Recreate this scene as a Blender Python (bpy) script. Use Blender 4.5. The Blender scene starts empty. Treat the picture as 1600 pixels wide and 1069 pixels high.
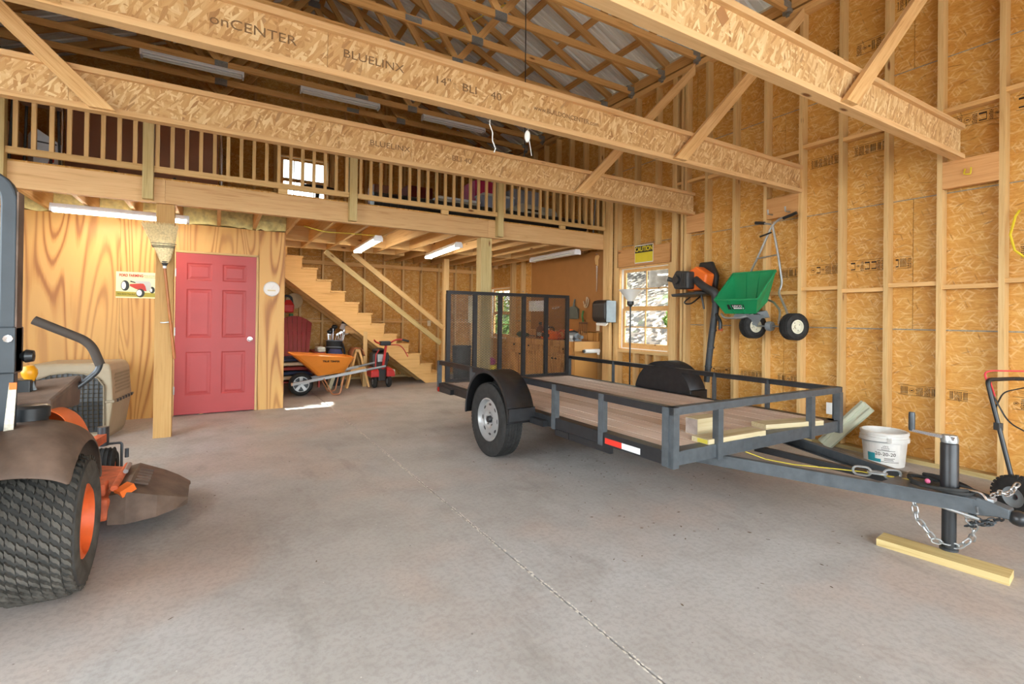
import bpy, math, random
from mathutils import Vector, Matrix
random.seed(7)
S = bpy.context.scene
COL = S.collection
pi = math.pi

# ---------------------------------------------------------------- camera, sky, exposure
def make_camera():
    yaw, pitch, roll, f, cy = 0.5365362, 0.00578042, 0.01220286, 773.5295, -42.56185
    F = Vector((math.sin(yaw)*math.cos(pitch), math.cos(yaw)*math.cos(pitch), math.sin(pitch)))
    R = Vector((math.cos(yaw), -math.sin(yaw), 0)); U = R.cross(F)
    R2 = R*math.cos(roll)+U*math.sin(roll); U2 = -R*math.sin(roll)+U*math.cos(roll)
    cd = bpy.data.cameras.new('camera'); co = bpy.data.objects.new('camera', cd); COL.objects.link(co)
    m = Matrix((R2, U2, -F)).transposed().to_4x4(); m.translation = (0, 0, 1.285)
    co.matrix_world = m
    cd.sensor_fit = 'HORIZONTAL'; cd.sensor_width = 36; cd.lens = 36*f/1600
    cd.shift_y = cy/1600; cd.clip_start = .02; cd.clip_end = 300
    S.camera = co
make_camera()

def make_world():
    w = bpy.data.worlds.new('world'); S.world = w; w.use_nodes = True
    nt = w.node_tree; nt.nodes.clear()
    out = nt.nodes.new('ShaderNodeOutputWorld'); bg = nt.nodes.new('ShaderNodeBackground')
    bg.inputs[0].default_value = (0.85, 0.945, 1.0, 1); bg.inputs[1].default_value = 3.5
    nt.links.new(bg.outputs[0], out.inputs[0])
make_world()
def make_sun():
    l = bpy.data.lights.new('sun', 'SUN'); l.energy = 7; l.angle = .01; l.color = (1, .97, .92)
    o = bpy.data.objects.new('sun', l); COL.objects.link(o); o.location = (4, 24, 30)
    d = Vector((-.065, -.59, -.81)); o.rotation_euler = d.to_track_quat('-Z', 'Y').to_euler()
make_sun()
vs = S.view_settings
vs.view_transform = 'Standard'; vs.look = 'None'; vs.gamma = 1; vs.exposure = 1.66; vs.use_curve_mapping = False

# ---------------------------------------------------------------- materials
def lin(h):
    h = h.lstrip('#'); o = []
    for i in (0, 2, 4):
        c = int(h[i:i+2], 16)/255
        o.append(c/12.92 if c <= .04045 else ((c+.055)/1.055)**2.4)
    return (*o, 1)
MATS = {}
class NT:
    def __init__(s, name):
        s.m = bpy.data.materials.new(name); s.m.use_nodes = True; s.t = s.m.node_tree; s.t.nodes.clear()
        s.out = s.n('OutputMaterial'); s.b = s.n('BsdfPrincipled'); s.l(s.b.outputs[0], s.out.inputs[0])
        MATS[name] = s.m
    def n(s, k, **kw):
        x = s.t.nodes.new('ShaderNode'+k)
        for a, v in kw.items(): setattr(x, a, v)
        return x
    def l(s, a, b): s.t.links.new(a, b)
    def coords(s, scale=(1, 1, 1), rnd=True, rot=(0, 0, 0), src='Object'):
        tc = s.n('TexCoord'); v = tc.outputs[src]
        if rnd:
            oi = s.n('ObjectInfo'); mu = s.n('VectorMath', operation='SCALE'); mu.inputs[0].default_value = (37.3, 91.7, 53.1)
            s.l(oi.outputs['Random'], mu.inputs['Scale']); ad = s.n('VectorMath', operation='ADD')
            s.l(v, ad.inputs[0]); s.l(mu.outputs[0], ad.inputs[1]); v = ad.outputs[0]
        return s.map(v, scale, rot)
    def map(s, v, scale=(1, 1, 1), rot=(0, 0, 0), loc=(0, 0, 0)):
        mp = s.n('Mapping'); mp.inputs['Scale'].default_value = scale; mp.inputs['Rotation'].default_value = rot
        mp.inputs['Location'].default_value = loc
        s.l(v, mp.inputs['Vector']); return mp.outputs[0]
    flat = False
    def noise(s, v, scale=5, det=4, rough=.55, dist=0):
        x = s.n('TexNoise', noise_dimensions='2D' if s.flat else '3D'); x.inputs['Scale'].default_value = scale; x.inputs['Detail'].default_value = det
        x.inputs['Roughness'].default_value = rough; x.inputs['Distortion'].default_value = dist
        s.l(v, x.inputs['Vector']); return x.outputs[0]
    def voro(s, v, scale=5, feature='F1', out='Color'):
        x = s.n('TexVoronoi'); x.feature = feature; x.inputs['Scale'].default_value = scale
        s.l(v, x.inputs['Vector']); return x.outputs[out]
    def ramp(s, v, stops, interp='LINEAR'):
        r = s.n('ValToRGB'); e = r.color_ramp; e.interpolation = interp
        while len(e.elements) > 1: e.elements.remove(e.elements[0])
        e.elements[0].position = stops[0][0]; e.elements[0].color = col4(stops[0][1])
        for p, c in stops[1:]:
            q = e.elements.new(p); q.color = col4(c)
        s.l(v, r.inputs[0]); return r.outputs[0]
    def mix(s, fac, a, b, mode='MIX'):
        x = s.n('MixRGB'); x.blend_type = mode
        for i, v in ((0, fac), (1, a), (2, b)):
            if hasattr(v, 'is_linked') or hasattr(v, 'links'): s.l(v, x.inputs[i])
            elif i == 0: x.inputs[0].default_value = v
            else: x.inputs[i].default_value = col4(v)
        return x.outputs[0]
    def math(s, op, a, b=None):
        x = s.n('Math', operation=op)
        for i, v in ((0, a), (1, b)):
            if v is None: continue
            if hasattr(v, 'links'): s.l(v, x.inputs[i])
            else: x.inputs[i].default_value = v
        return x.outputs[0]
    def bump(s, h, strength=.3, dist=.01):
        x = s.n('Bump'); x.inputs['Strength'].default_value = strength; x.inputs['Distance'].default_value = dist
        s.l(h, x.inputs['Height']); s.l(x.outputs[0], s.b.inputs['Normal'])
    def fin(s, colr=None, rough=.6, metal=0, spec=.4):
        if colr is not None:
            if hasattr(colr, 'links'): s.l(colr, s.b.inputs['Base Color'])
            else: s.b.inputs['Base Color'].default_value = col4(colr)
        if hasattr(rough, 'links'): s.l(rough, s.b.inputs['Roughness'])
        else: s.b.inputs['Roughness'].default_value = rough
        s.b.inputs['Metallic'].default_value = metal; s.b.inputs['Specular IOR Level'].default_value = spec
        return s.m
def col4(c):
    if isinstance(c, str): return lin(c)
    if isinstance(c, (int, float)): return (c, c, c, 1)
    return (*c[:3], 1)
def plain(name, hexc, rough=.55, metal=0, var=.12, scale=9, spec=.4, bump=0):
    if name in MATS: return MATS[name]
    t = NT(name); v = t.coords((1, 1, 1))
    n = t.noise(v, scale, 5)
    c = lin(hexc); d = tuple(max(0, x*(1-var)) for x in c[:3]); h = tuple(min(1, x*(1+var)) for x in c[:3])
    colr = t.ramp(n, [(.3, d), (.7, h)])
    if bump: t.bump(n, bump, .004)
    return t.fin(colr, rough, metal, spec)
def lumber(name, light, mid, dark, knots=True, rough=.62):
    t = NT(name); v = t.coords()
    g1 = t.noise(t.map(v, (1.1, 26, 26)), 1.6, 4, .6, 1.2)
    g2 = t.noise(t.map(v, (.5, 6, 6)), 1.3, 2, .5)
    c = t.ramp(g1, [(.25, dark), (.45, mid), (.72, light)])
    c = t.mix(t.ramp(g2, [(.35, 0), (.75, .55)]), c, light)
    oi = t.n('ObjectInfo')
    c = t.mix(1, c, t.ramp(oi.outputs['Random'], [(0, (.80, .78, .74)), (.5, (.97, .96, .95)), (1, (1.0, 1.0, 1.0))]), 'MULTIPLY')
    if knots:
        k = t.voro(t.map(v, (1.7, 5.5, 5.5)), 1.0, 'F1', 'Distance')
        c = t.mix(t.ramp(k, [(.05, 1), (.10, 0)]), c, '#7a4a24')
    t.bump(g1, .12, .002)
    return t.fin(c, rough, 0, .3)
def osb(name, ax, pal, dark, scale=1.0, contrast=1.0, soft=.55):
    """strand board: layered stretched Voronoi flakes lying in the plane named by ax ('yz', 'xz', 'xy')"""
    t = NT(name); v = t.coords()
    sp = t.n('SeparateXYZ'); t.l(v, sp.inputs[0]); cb = t.n('CombineXYZ')
    t.l(sp.outputs[ax[0].upper()], cb.inputs[0]); t.l(sp.outputs[ax[1].upper()], cb.inputs[1])
    base = cb.outputs[0]; t.flat = True
    wob = t.noise(base, 3.0, 2)
    cur = None
    for i, (ang, sx, sy) in enumerate(((.12, 7, 40), (1.35, 9, 46), (-.35, 6, 36), (2.5, 9, 50))):
        vo = t.n('TexVoronoi', voronoi_dimensions='2D'); vo.inputs['Scale'].default_value = scale
        mv = t.map(base, (1, 1, 1), (0, 0, ang)); mv = t.map(mv, (sx, sy, 1), (0, 0, 0), (i*3.1, i*7.7, 0)); t.l(mv, vo.inputs['Vector'])
        sc = t.n('SeparateColor'); t.l(vo.outputs['Color'], sc.inputs[0])
        fib = t.noise(t.map(mv, (.35, 3.2, 1)), 2.2, 3)
        k = t.math('ADD', t.math('MULTIPLY', sc.outputs[0], .75), t.math('MULTIPLY', fib, .35))
        c = t.ramp(k, pal)
        c = t.mix(t.ramp(sc.outputs[2], [(.972, 0), (.982, .7)]), c, dark)
        if cur is None: cur = c
        else: cur = t.mix(t.ramp(sc.outputs[1], [(.60, 0), (.66, contrast)]), cur, c)
    c = t.mix(t.ramp(wob, [(.30, soft*.6), (.7, soft)]), cur, pal[len(pal)//2][1])
    gr = t.n('RGBToBW'); t.l(c, gr.inputs[0]); t.bump(gr.outputs[0], .25, .003)
    return t.fin(c, .6, 0, .3)
def osb_wall(name, ax, base, light, dark):
    """smooth strand board: fibrous ground with sparse pale and dark strands in many directions"""
    t = NT(name); v = t.coords(); t.flat = True
    sp = t.n('SeparateXYZ'); t.l(v, sp.inputs[0]); cb = t.n('CombineXYZ')
    t.l(sp.outputs[ax[0].upper()], cb.inputs[0]); t.l(sp.outputs[ax[1].upper()], cb.inputs[1])
    b = cb.outputs[0]
    f1 = t.noise(t.map(b, (5, 22, 1), (0, 0, .15)), 1.6, 6, .7, 1.5); f2 = t.noise(t.map(b, (26, 70, 1), (0, 0, -.1)), 1.3, 4, .6, .8); f3 = t.noise(b, 1.3, 3)
    k = t.math('ADD', t.math('ADD', t.math('MULTIPLY', f1, .6), t.math('MULTIPLY', f2, .28)), t.math('MULTIPLY', f3, .25))
    c = t.ramp(k, [(.36, base[0]), (.52, base[1]), (.62, base[2]), (.78, base[3])])
    for i, (ang, sx, sy, th, col, amt) in enumerate(((.9, 9, 50, .72, light, .42), (-.5, 8, 46, .74, light, .36), (2.0, 10, 56, .74, light, .38), (.1, 6, 40, .62, light, .34), (.35, 9, 60, .94, dark, .65), (1.9, 10, 66, .96, dark, .6), (-.2, 5, 60, .96, dark, .6))):
        mv = t.map(t.map(b, (1, 1, 1), (0, 0, ang)), (sx, sy, 1), (0, 0, 0), (i*3.7, i*5.1, 0))
        vo = t.n('TexVoronoi', voronoi_dimensions='2D'); vo.inputs['Scale'].default_value = 1; t.l(mv, vo.inputs['Vector'])
        sc = t.n('SeparateColor'); t.l(vo.outputs['Color'], sc.inputs[0])
        m = t.math('MULTIPLY', t.ramp(vo.outputs['Distance'], [(.20, 1), (.42, 0)]), t.ramp(sc.outputs[0], [(th, 0), (th+.06, amt)]))
        fib = t.ramp(t.noise(t.map(mv, (.6, 5, 1)), 2, 2), [(.35, .35), (.6, 1)])
        c = t.mix(t.math('MULTIPLY', m, fib), c, col)
    t.bump(f2, .15, .002)
    return t.fin(c, .58, 0, .3)
def plywood(name, ax, light, mid, dark):
    t = NT(name); v = t.coords()
    sp = t.n('SeparateXYZ'); t.l(v, sp.inputs[0]); cb = t.n('CombineXYZ')
    t.l(sp.outputs[ax[0].upper()], cb.inputs[0]); t.l(sp.outputs[ax[1].upper()], cb.inputs[1]); t.l(t.n('ObjectInfo').outputs['Random'], cb.inputs[2])
    b = cb.outputs[0]
    f = t.noise(t.map(b, (2.1, .20, 9)), 1.5, 1.2, .4, .35)
    fine = t.noise(t.map(b, (70, 1.6, 1)), 1.5, 3)
    w = t.math('SINE', t.math('MULTIPLY', t.math('ADD', f, t.math('MULTIPLY', fine, .014)), 80))
    c = t.ramp(t.math('ADD', t.math('MULTIPLY', w, .5), .5), [(0, dark), (.22, mid), (.7, light)])
    soft = t.ramp(t.noise(t.map(b, (1.5, .3, 1)), 1.2, 2), [(.42, .05), (.66, .75)])
    c = t.mix(soft, c, light)
    c = t.mix(t.ramp(t.noise(t.map(b, (2.2, .7, 3)), 1.0, 2, .5), [(.55, 0), (.75, .45)]), c, dark)
    t.bump(fine, .1, .001)
    return t.fin(c, .45, 0, .4)

lumber('lumber', '#e5c38c', '#dab277', '#bd9056')
lumber('lumber_warm', '#eabe82', '#dfae6e', '#c08a4c')
lumber('post_wood', '#d6ac70', '#c99a5c', '#a87844')
lumber('lumber_green', '#d3be8a', '#c2aa72', '#a08650')
lumber('lumber_roof', '#dfae72', '#d29e5e', '#ac7c46')
lumber('lumber_grey', '#cfc3a2', '#bfae86', '#95865f', knots=False)
lumber('glulam', '#dfaa72', '#d29a60', '#b57c46')
lumber('beam_pine', '#e6be8a', '#dcb07c', '#c08c56')
lumber('stair_wood', '#e6bc7e', '#d9ab68', '#bd8c4c')
osb_wall('osb_wall_x', 'yz', ('#ad7434', '#c78e42', '#d09b4e', '#daae66'), '#efd09a', '#5a3216')
osb_wall('osb_wall_y', 'xz', ('#ad7434', '#c78e42', '#d09b4e', '#daae66'), '#efd09a', '#5a3216')
osb('osb_web', 'zx', [(.10, '#a9794a'), (.35, '#c89b66'), (.6, '#d4ab76'), (.92, '#efd5a4')], '#8d5c34', 1.45, 1.0, .22)
osb_wall('osb_deck', 'xy', ('#ad7434', '#c78e42', '#d09b4e', '#daae66'), '#efd09a', '#5a3216')
plywood('ply_door', 'xz', '#d9a860', '#cb934a', '#a5682e')
plywood('ply_side', 'yz', '#eebd72', '#dc9f52', '#b8743a')

def mat_concrete():
    t = NT('concrete'); v = t.coords(rnd=False); t.flat = True
    a = t.noise(v, .45, 5, .6); b = t.noise(v, 2.4, 6, .65); c = t.noise(v, 38, 5, .7)
    col = t.ramp(a, [(.3, '#a29d97'), (.5, '#aca8a4'), (.7, '#b0afad')])
    col = t.mix(t.ramp(b, [(.45, 0), (.70, .45)]), col, '#948d86')
    col = t.mix(t.ramp(t.noise(t.map(v, (1, 1, 1), (0, 0, 0), (5, 3, 0)), .8, 3), [(.50, 0), (.66, .5)]), col, '#b39d8f')
    col = t.mix(t.ramp(c, [(.38, .3), (.55, 0)]), col, '#837c76')
    sp = t.voro(v, 26, 'F1', 'Distance'); sc = t.noise(v, 7, 2)
    col = t.mix(t.math('MULTIPLY', t.ramp(sp, [(.05, 1), (.09, 0)]), t.ramp(sc, [(.6, 0), (.64, .8)])), col, '#dcd6cd')
    sp2 = t.voro(t.map(v, (1, 1, 1), (0, 0, .6), (9, 4, 0)), 17, 'F1', 'Distance')
    col = t.mix(t.math('MULTIPLY', t.ramp(sp2, [(.05, 1), (.10, 0)]), t.ramp(sc, [(.36, .8), (.4, 0)])), col, '#5c534c')
    st = t.noise(t.map(v, (3, 1.0, 1), (0, 0, .5)), 1.1, 5, .7)
    col = t.mix(t.ramp(st, [(.58, 0), (.76, .4)]), col, '#7b746e')
    t.bump(c, .06, .002)
    return t.fin(col, t.ramp(b, [(.3, .42), (.7, .62)]), 0, .35)
mat_concrete()
def mat_metal_roof():
    t = NT('roof_metal'); v = t.coords((1, 1, 1))
    n = t.noise(t.map(v, (.6, 4, 1)), 2, 3)
    return t.fin(t.ramp(n, [(.3, '#ecece8'), (.7, '#f9f9f5')]), .45, .05, .5)
mat_metal_roof()
def mat_glass():
    t = NT('glass'); t.t.nodes.remove(t.b)
    tr = t.n('BsdfTransparent'); gl = t.n('BsdfGlossy'); gl.inputs['Roughness'].default_value = .03
    tr.inputs[0].default_value = (.95, .97, .96, 1)
    mx = t.n('MixShader'); mx.inputs[0].default_value = .05
    t.l(tr.outputs[0], mx.inputs[1]); t.l(gl.outputs[0], mx.inputs[2]); t.l(mx.outputs[0], t.out.inputs[0])
mat_glass()
def emis(name, hexc, st):
    t = NT(name); t.b.inputs['Emission Color'].default_value = lin(hexc); t.b.inputs['Emission Strength'].default_value = st
    t.fin(hexc, .5)
emis('tube_lit', '#fff4e2', 12)
plain('black_steel', '#34373a', .42, .15, .25, 14, .5)
plain('black_paint', '#232527', .35, .0, .2, 10, .5)
plain('rubber', '#2d2c2b', .8, 0, .3, 22, .3)
plain('rubber_brown', '#54504a', .85, 0, .35, 14, .2, .2)
plain('galv', '#b4b8ba', .38, .85, .12, 30, .5)
plain('chrome', '#c9cacb', .25, .95, .05, 10)
plain('steel_dark', '#4a4d50', .4, .6, .2, 12)
plain('white_plastic', '#e9e8e4', .4, 0, .04, 6)
plain('white_paint', '#f2f1ed', .5, 0, .03, 6)
plain('fixture_white', '#f3f3f6', .45, 0, .03, 6)
plain('orange_plastic', '#f0722a', .38, 0, .08, 5)
plain('orange_dirty', '#c9613a', .6, 0, .35, 12)
plain('red_door', '#b0403f', .42, 0, .05, 4, .45)
plain('red_paint', '#b02a28', .4, 0, .12, 8)
plain('green_plastic', '#1f8a55', .4, 0, .08, 5)
plain('dark_plastic', '#3b3b3b', .45, 0, .15, 12)
plain('grey_plastic', '#80868a', .5, 0, .1, 10)
plain('dirty_plastic', '#665448', .6, 0, .4, 7, .3, .1)
plain('tan_plastic', '#a2937a', .55, 0, .06, 7)
plain('tan_dark', '#8d806a', .6, 0, .06, 7)
plain('cardboard', '#a8794d', .8, 0, .08, 6)
plain('ink', '#2c1c10', .7, 0, .2, 30)
plain('ink_soft', '#7d5f40', .7, 0, .25, 40)

# ---------------------------------------------------------------- mesh builder
def V(*a): return Vector(a[0] if len(a) == 1 else a)
class MB:
    def __init__(s): s.v = []; s.f = []; s.m = []; s.smooth = False; s.mi = 0
    def add(s, vs, fs):
        o = len(s.v); s.v += [tuple(p) for p in vs]; s.f += [tuple(i+o for i in f) for f in fs]; s.m += [s.mi]*len(fs); return s
    def box(s, x0, x1, y0, y1, z0, z1):
        return s.add([(x0, y0, z0), (x1, y0, z0), (x1, y1, z0), (x0, y1, z0), (x0, y0, z1), (x1, y0, z1), (x1, y1, z1), (x0, y1, z1)],
                     [(0, 3, 2, 1), (4, 5, 6, 7), (0, 1, 5, 4), (1, 2, 6, 5), (2, 3, 7, 6), (3, 0, 4, 7)])
    def cbox(s, c, d):
        return s.box(c[0]-d[0]/2, c[0]+d[0]/2, c[1]-d[1]/2, c[1]+d[1]/2, c[2]-d[2]/2, c[2]+d[2]/2)
    def bar(s, p, q, w, h, up=(0, 0, 1), w2=None, h2=None):
        p, q = V(p), V(q); d = (q-p).normalized(); u = V(up)
        if abs(d.dot(u)) > .98: u = V(1, 0, 0) if abs(d.x) < .9 else V(0, 1, 0)
        r = d.cross(u).normalized(); u = r.cross(d).normalized()
        w2 = w if w2 is None else w2; h2 = h if h2 is None else h2
        vs = []
        for c, a, b in ((p, w, h), (q, w2, h2)):
            vs += [c-r*a/2-u*b/2, c+r*a/2-u*b/2, c+r*a/2+u*b/2, c-r*a/2+u*b/2]
        return s.add(vs, [(0, 1, 2, 3), (7, 6, 5, 4), (0, 4, 5, 1), (1, 5, 6, 2), (2, 6, 7, 3), (3, 7, 4, 0)])
    def prism(s, poly, ext):
        n = len(poly); e = V(ext); a = [V(p) for p in poly]
        return s.add(a+[p+e for p in a], [tuple(range(n-1, -1, -1)), tuple(range(n, 2*n))]+[(i, (i+1) % n, n+(i+1) % n, n+i) for i in range(n)])
    def loft(s, rings, caps=True, closed=True):
        n = len(rings[0]); vs = [p for r in rings for p in r]; fs = []
        for k in range(len(rings)-1):
            for i in range(n if closed else n-1):
                j = (i+1) % n; fs.append((k*n+i, k*n+j, (k+1)*n+j, (k+1)*n+i))
        if caps and closed: fs += [tuple(range(n-1, -1, -1)), tuple(range((len(rings)-1)*n, len(rings)*n))]
        return s.add(vs, fs)
    def tube(s, pts, r, n=8, closed=False, flat=None):
        s.smooth = True; P = [V(p) for p in pts]; k = len(P)
        rs = r if isinstance(r, (list, tuple)) else [r]*k
        T = []
        for i in range(k):
            a = P[(i-1) % k] if (closed or i > 0) else P[0]; b = P[(i+1) % k] if (closed or i < k-1) else P[-1]
            T.append((b-a).normalized())
        u = V(0, 0, 1) if abs(T[0].z) < .9 else V(1, 0, 0)
        rings = []
        for i in range(k):
            u = (u-T[i]*u.dot(T[i])).normalized(); w = T[i].cross(u)
            rings.append([P[i]+(u*math.cos(2*pi*j/n)+w*math.sin(2*pi*j/n)*(flat or 1))*rs[i] for j in range(n)])
        if closed: rings.append(rings[0])
        return s.loft(rings, not closed)
    def lathe(s, prof, o=(0, 0, 0), ax=(0, 0, 1), n=24, smooth=True, arc=None):
        s.smooth = s.smooth or smooth; o = V(o); a = V(ax).normalized()
        u = V(1, 0, 0) if abs(a.x) < .9 else V(0, 1, 0); u = (u-a*u.dot(a)).normalized(); w = a.cross(u)
        rings = []
        for j in range(n):
            t = 2*pi*j/n; e = u*math.cos(t)+w*math.sin(t); rings.append([o+e*r+a*h for r, h in prof])
        k = len(prof); vs = [p for r in rings for p in r]; fs = []
        for j in range(n):
            jj = (j+1) % n
            for i in range(k-1): fs.append((j*k+i, jj*k+i, jj*k+i+1, j*k+i+1))
        return s.add(vs, fs)
    def ball(s, c, r, n=12, m=8):
        rr = r if isinstance(r, (list, tuple)) else (r, r, r); s.smooth = True
        rings = [[(c[0]+rr[0]*math.sin(pi*i/m)*math.cos(2*pi*j/n), c[1]+rr[1]*math.sin(pi*i/m)*math.sin(2*pi*j/n), c[2]+rr[2]*math.cos(pi*i/m)) for j in range(n)] for i in range(m+1)]
        return s.loft(rings, False)
    def xf(s, M, i0=0):
        s.v = s.v[:i0]+[tuple(M @ V(p)) for p in s.v[i0:]]; return s
    def mesh(s, name, mats):
        me = bpy.data.meshes.new(name); me.from_pydata(s.v, [], s.f); me.update()
        ml = mats if isinstance(mats, (list, tuple)) else [mats]
        for x in ml: me.materials.append(MATS[x] if isinstance(x, str) else x)
        if len(ml) > 1:
            for p, i in zip(me.polygons, s.m): p.material_index = i
        if s.smooth:
            for p in me.polygons: p.use_smooth = True
            me.set_sharp_from_angle(angle=.7)
        return me
    def build(s, name, mats, parent=None, loc=None, bevel=0, solid=0, sub=0):
        if loc is not None: l = V(loc); s.v = [tuple(V(p)-l) for p in s.v]
        me = s.mesh(name, mats); o = bpy.data.objects.new(name, me); COL.objects.link(o)
        if loc is not None: o.location = loc
        if parent: o.parent = parent
        if solid: md = o.modifiers.new('s', 'SOLIDIFY'); md.thickness = solid; md.offset = 0
        if sub: md = o.modifiers.new('u', 'SUBSURF'); md.levels = md.render_levels = sub
        if bevel: md = o.modifiers.new('b', 'BEVEL'); md.width = bevel; md.segments = 2; md.limit_method = 'ANGLE'
        return o
def tag(o, label=None, cat=None, group=None, kind=None):
    for k, v in (('label', label), ('category', cat), ('group', group), ('kind', kind)):
        if v: o[k] = v
    return o
def thing(name, label, cat, loc=(0, 0, 0), rot=(0, 0, 0), group=None):
    o = bpy.data.objects.new(name, None); COL.objects.link(o); o.location = loc; o.rotation_euler = rot; o.empty_display_size = .1
    return tag(o, label, cat, group)
def struct(o): o['kind'] = 'structure'; return o
def copy_tree(o, parent=None):
    c = o.copy(); COL.objects.link(c); c.parent = parent
    for ch in list(o.children): copy_tree(ch, c)
    return c
BM = {}
def beam(name, p, q, w, h, mat='lumber', parent=None, up=(0, 0, 1), cut=None):
    """a board from p to q: grain along local x; shared mesh for alike boards"""
    p, q = V(p), V(q); d = q-p; L = d.length; d.normalize(); u = V(up)
    if abs(d.dot(u)) > .98: u = V(1, 0, 0) if abs(d.x) < .9 else V(0, 1, 0)
    r = u.cross(d).normalized(); u = d.cross(r).normalized()
    key = (round(L, 3), round(w, 4), round(h, 4), mat)
    if key not in BM:
        BM[key] = MB().box(0, L, -w/2, w/2, -h/2, h/2).mesh(name, mat)
    o = bpy.data.objects.new(name, BM[key]); COL.objects.link(o)
    m = Matrix((d, r, u)).transposed().to_4x4(); m.translation = p
    if parent: o.parent = parent
    o.matrix_local = m
    return o
def text(name, body, size, mat, parent, M, ext=.0006, align='CENTER', sx=1.0, bold=0):
    cu = bpy.data.curves.new(name, 'FONT'); cu.body = body; cu.size = size; cu.align_x = align; cu.align_y = 'CENTER'; cu.extrude = ext; cu.offset = bold
    cu.resolution_u = 3
    tmp = bpy.data.objects.new('t', cu); COL.objects.link(tmp)
    dg = bpy.context.evaluated_depsgraph_get(); me = bpy.data.meshes.new_from_object(tmp.evaluated_get(dg))
    bpy.data.objects.remove(tmp); me.materials.clear(); me.materials.append(MATS[mat])
    o = bpy.data.objects.new(name, me); COL.objects.link(o)
    if parent: o.parent = parent
    o.matrix_local = M @ Matrix.Diagonal((sx, 1, 1, 1)); return o
def frame(o, x, y):
    """matrix with origin o and local x, y axes"""
    x = V(x).normalized(); y = V(y); y = (y-x*y.dot(x)).normalized(); z = x.cross(y)
    m = Matrix((x, y, z)).transposed().to_4x4(); m.translation = V(o); return m
def rects_minus(rect, holes):
    """split rectangle (a0,a1,b0,b1) around holes"""
    out = [rect]
    for h in holes:
        nxt = []
        for (a0, a1, b0, b1) in out:
            x0, x1, y0, y1 = max(a0, h[0]), min(a1, h[1]), max(b0, h[2]), min(b1, h[3])
            if x0 >= x1 or y0 >= y1: nxt.append((a0, a1, b0, b1)); continue
            if a0 < x0: nxt.append((a0, x0, b0, b1))
            if x1 < a1: nxt.append((x1, a1, b0, b1))
            if b0 < y0: nxt.append((x0, x1, b0, y0))
            if y1 < b1: nxt.append((x0, x1, y1, b1))
        out = nxt
    return out
def arcpts(c, r, a0, a1, n, u=(1, 0, 0), v=(0, 0, 1)):
    c, u, v = V(c), V(u), V(v)
    return [c+u*r*math.cos(a0+(a1-a0)*i/n)+v*r*math.sin(a0+(a1-a0)*i/n) for i in range(n+1)]
def fillet(pts, r, n=5):
    """round the corners of a polyline"""
    P = [V(p) for p in pts]; out = [P[0]]
    for i in range(1, len(P)-1):
        a, b, c = P[i-1], P[i], P[i+1]; d1 = (a-b); d2 = (c-b); k = min(r, d1.length*.49, d2.length*.49)
        s, e = b+d1.normalized()*k, b+d2.normalized()*k
        for j in range(n+1):
            t = j/n; out.append(s*(1-t)**2+b*2*t*(1-t)+e*t*t)
    out.append(P[-1]); return out
# ================================================================ THE SETTING
XR, XL, YB, YF, ZT = 5.575, -2.79, 10.36, -3.2, 4.75
SF = 5.47                                   # inner face of the right-hand studs
W1 = (4.87, 5.90, .80, 2.095)               # window in the right wall (y0,y1,z0,z1)
W2 = (9.30, 10.22, .80, 1.97)               # second window, behind the ramp gate
W3 = (0.96, 1.86, 3.42, 4.33)               # loft window in the back wall (x0,x1,z0,z1)

# floor: two slabs with a sawn control joint between them
JX = 1.373
fl = MB().box(XL-.05, JX-.005, YF-.3, YB, -.12, 0).box(JX+.005, XR+.05, YF-.3, YB, -.12, 0).box(JX-.004, JX+.004, YF-.3, YB, -.12, -.012).build('floor', 'concrete')
struct(fl)
plain('joint_chip', '#cfc8bc', .85, 0, .15, 40)
plain('joint_dark', '#4d463f', .9, 0, .2, 40)
m = MB(); rj = random.Random(3)
for i in range(1100):
    y = -.6+8.4*(i/1100)**1.0+rj.uniform(-.02, .02); dens = .5+.5*math.sin(y*5+1.3*math.sin(y*2.3))
    if rj.random() > .35+.6*dens: continue
    s = rj.uniform(.002, .0065); x = JX+rj.choice((-1, 1))*rj.uniform(.003, .010); h = rj.uniform(.0004, .0015)
    n = 5; a0 = rj.random()*6; pts = [(x+s*math.cos(a0+2*pi*k/n)*rj.uniform(.5, 1.1), y+2.2*s*math.sin(a0+2*pi*k/n)*rj.uniform(.5, 1.1), 0) for k in range(n)]
    m.prism(pts, (0, 0, h))
o = m.build('joint_crumbs', 'joint_chip', fl); o['kind'] = 'stuff'

m = MB(); rj = random.Random(12)
for i in range(190):
    if i < 110: x, y = rj.gauss(2.75, .5), rj.gauss(2.9, .8)
    else: x, y = rj.uniform(-.6, 4.5), rj.uniform(1.2, 7.5)
    z = rj.uniform(.003, .012); a = rj.random()*6; q = rj.uniform(.15, .5)
    m.prism([(x+z*math.cos(a), y+z*math.sin(a), .0002), (x-q*z*math.sin(a), y+q*z*math.cos(a), .0002), (x-z*math.cos(a), y-z*math.sin(a), .0002), (x+q*z*math.sin(a), y-q*z*math.cos(a), .0002)], (0, 0, rj.uniform(.001, .003)))
plain('debris', '#6e5f50', .9, 0, .3, 30)
o = m.build('floor_debris', 'debris', fl); o['kind'] = 'stuff'

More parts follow.
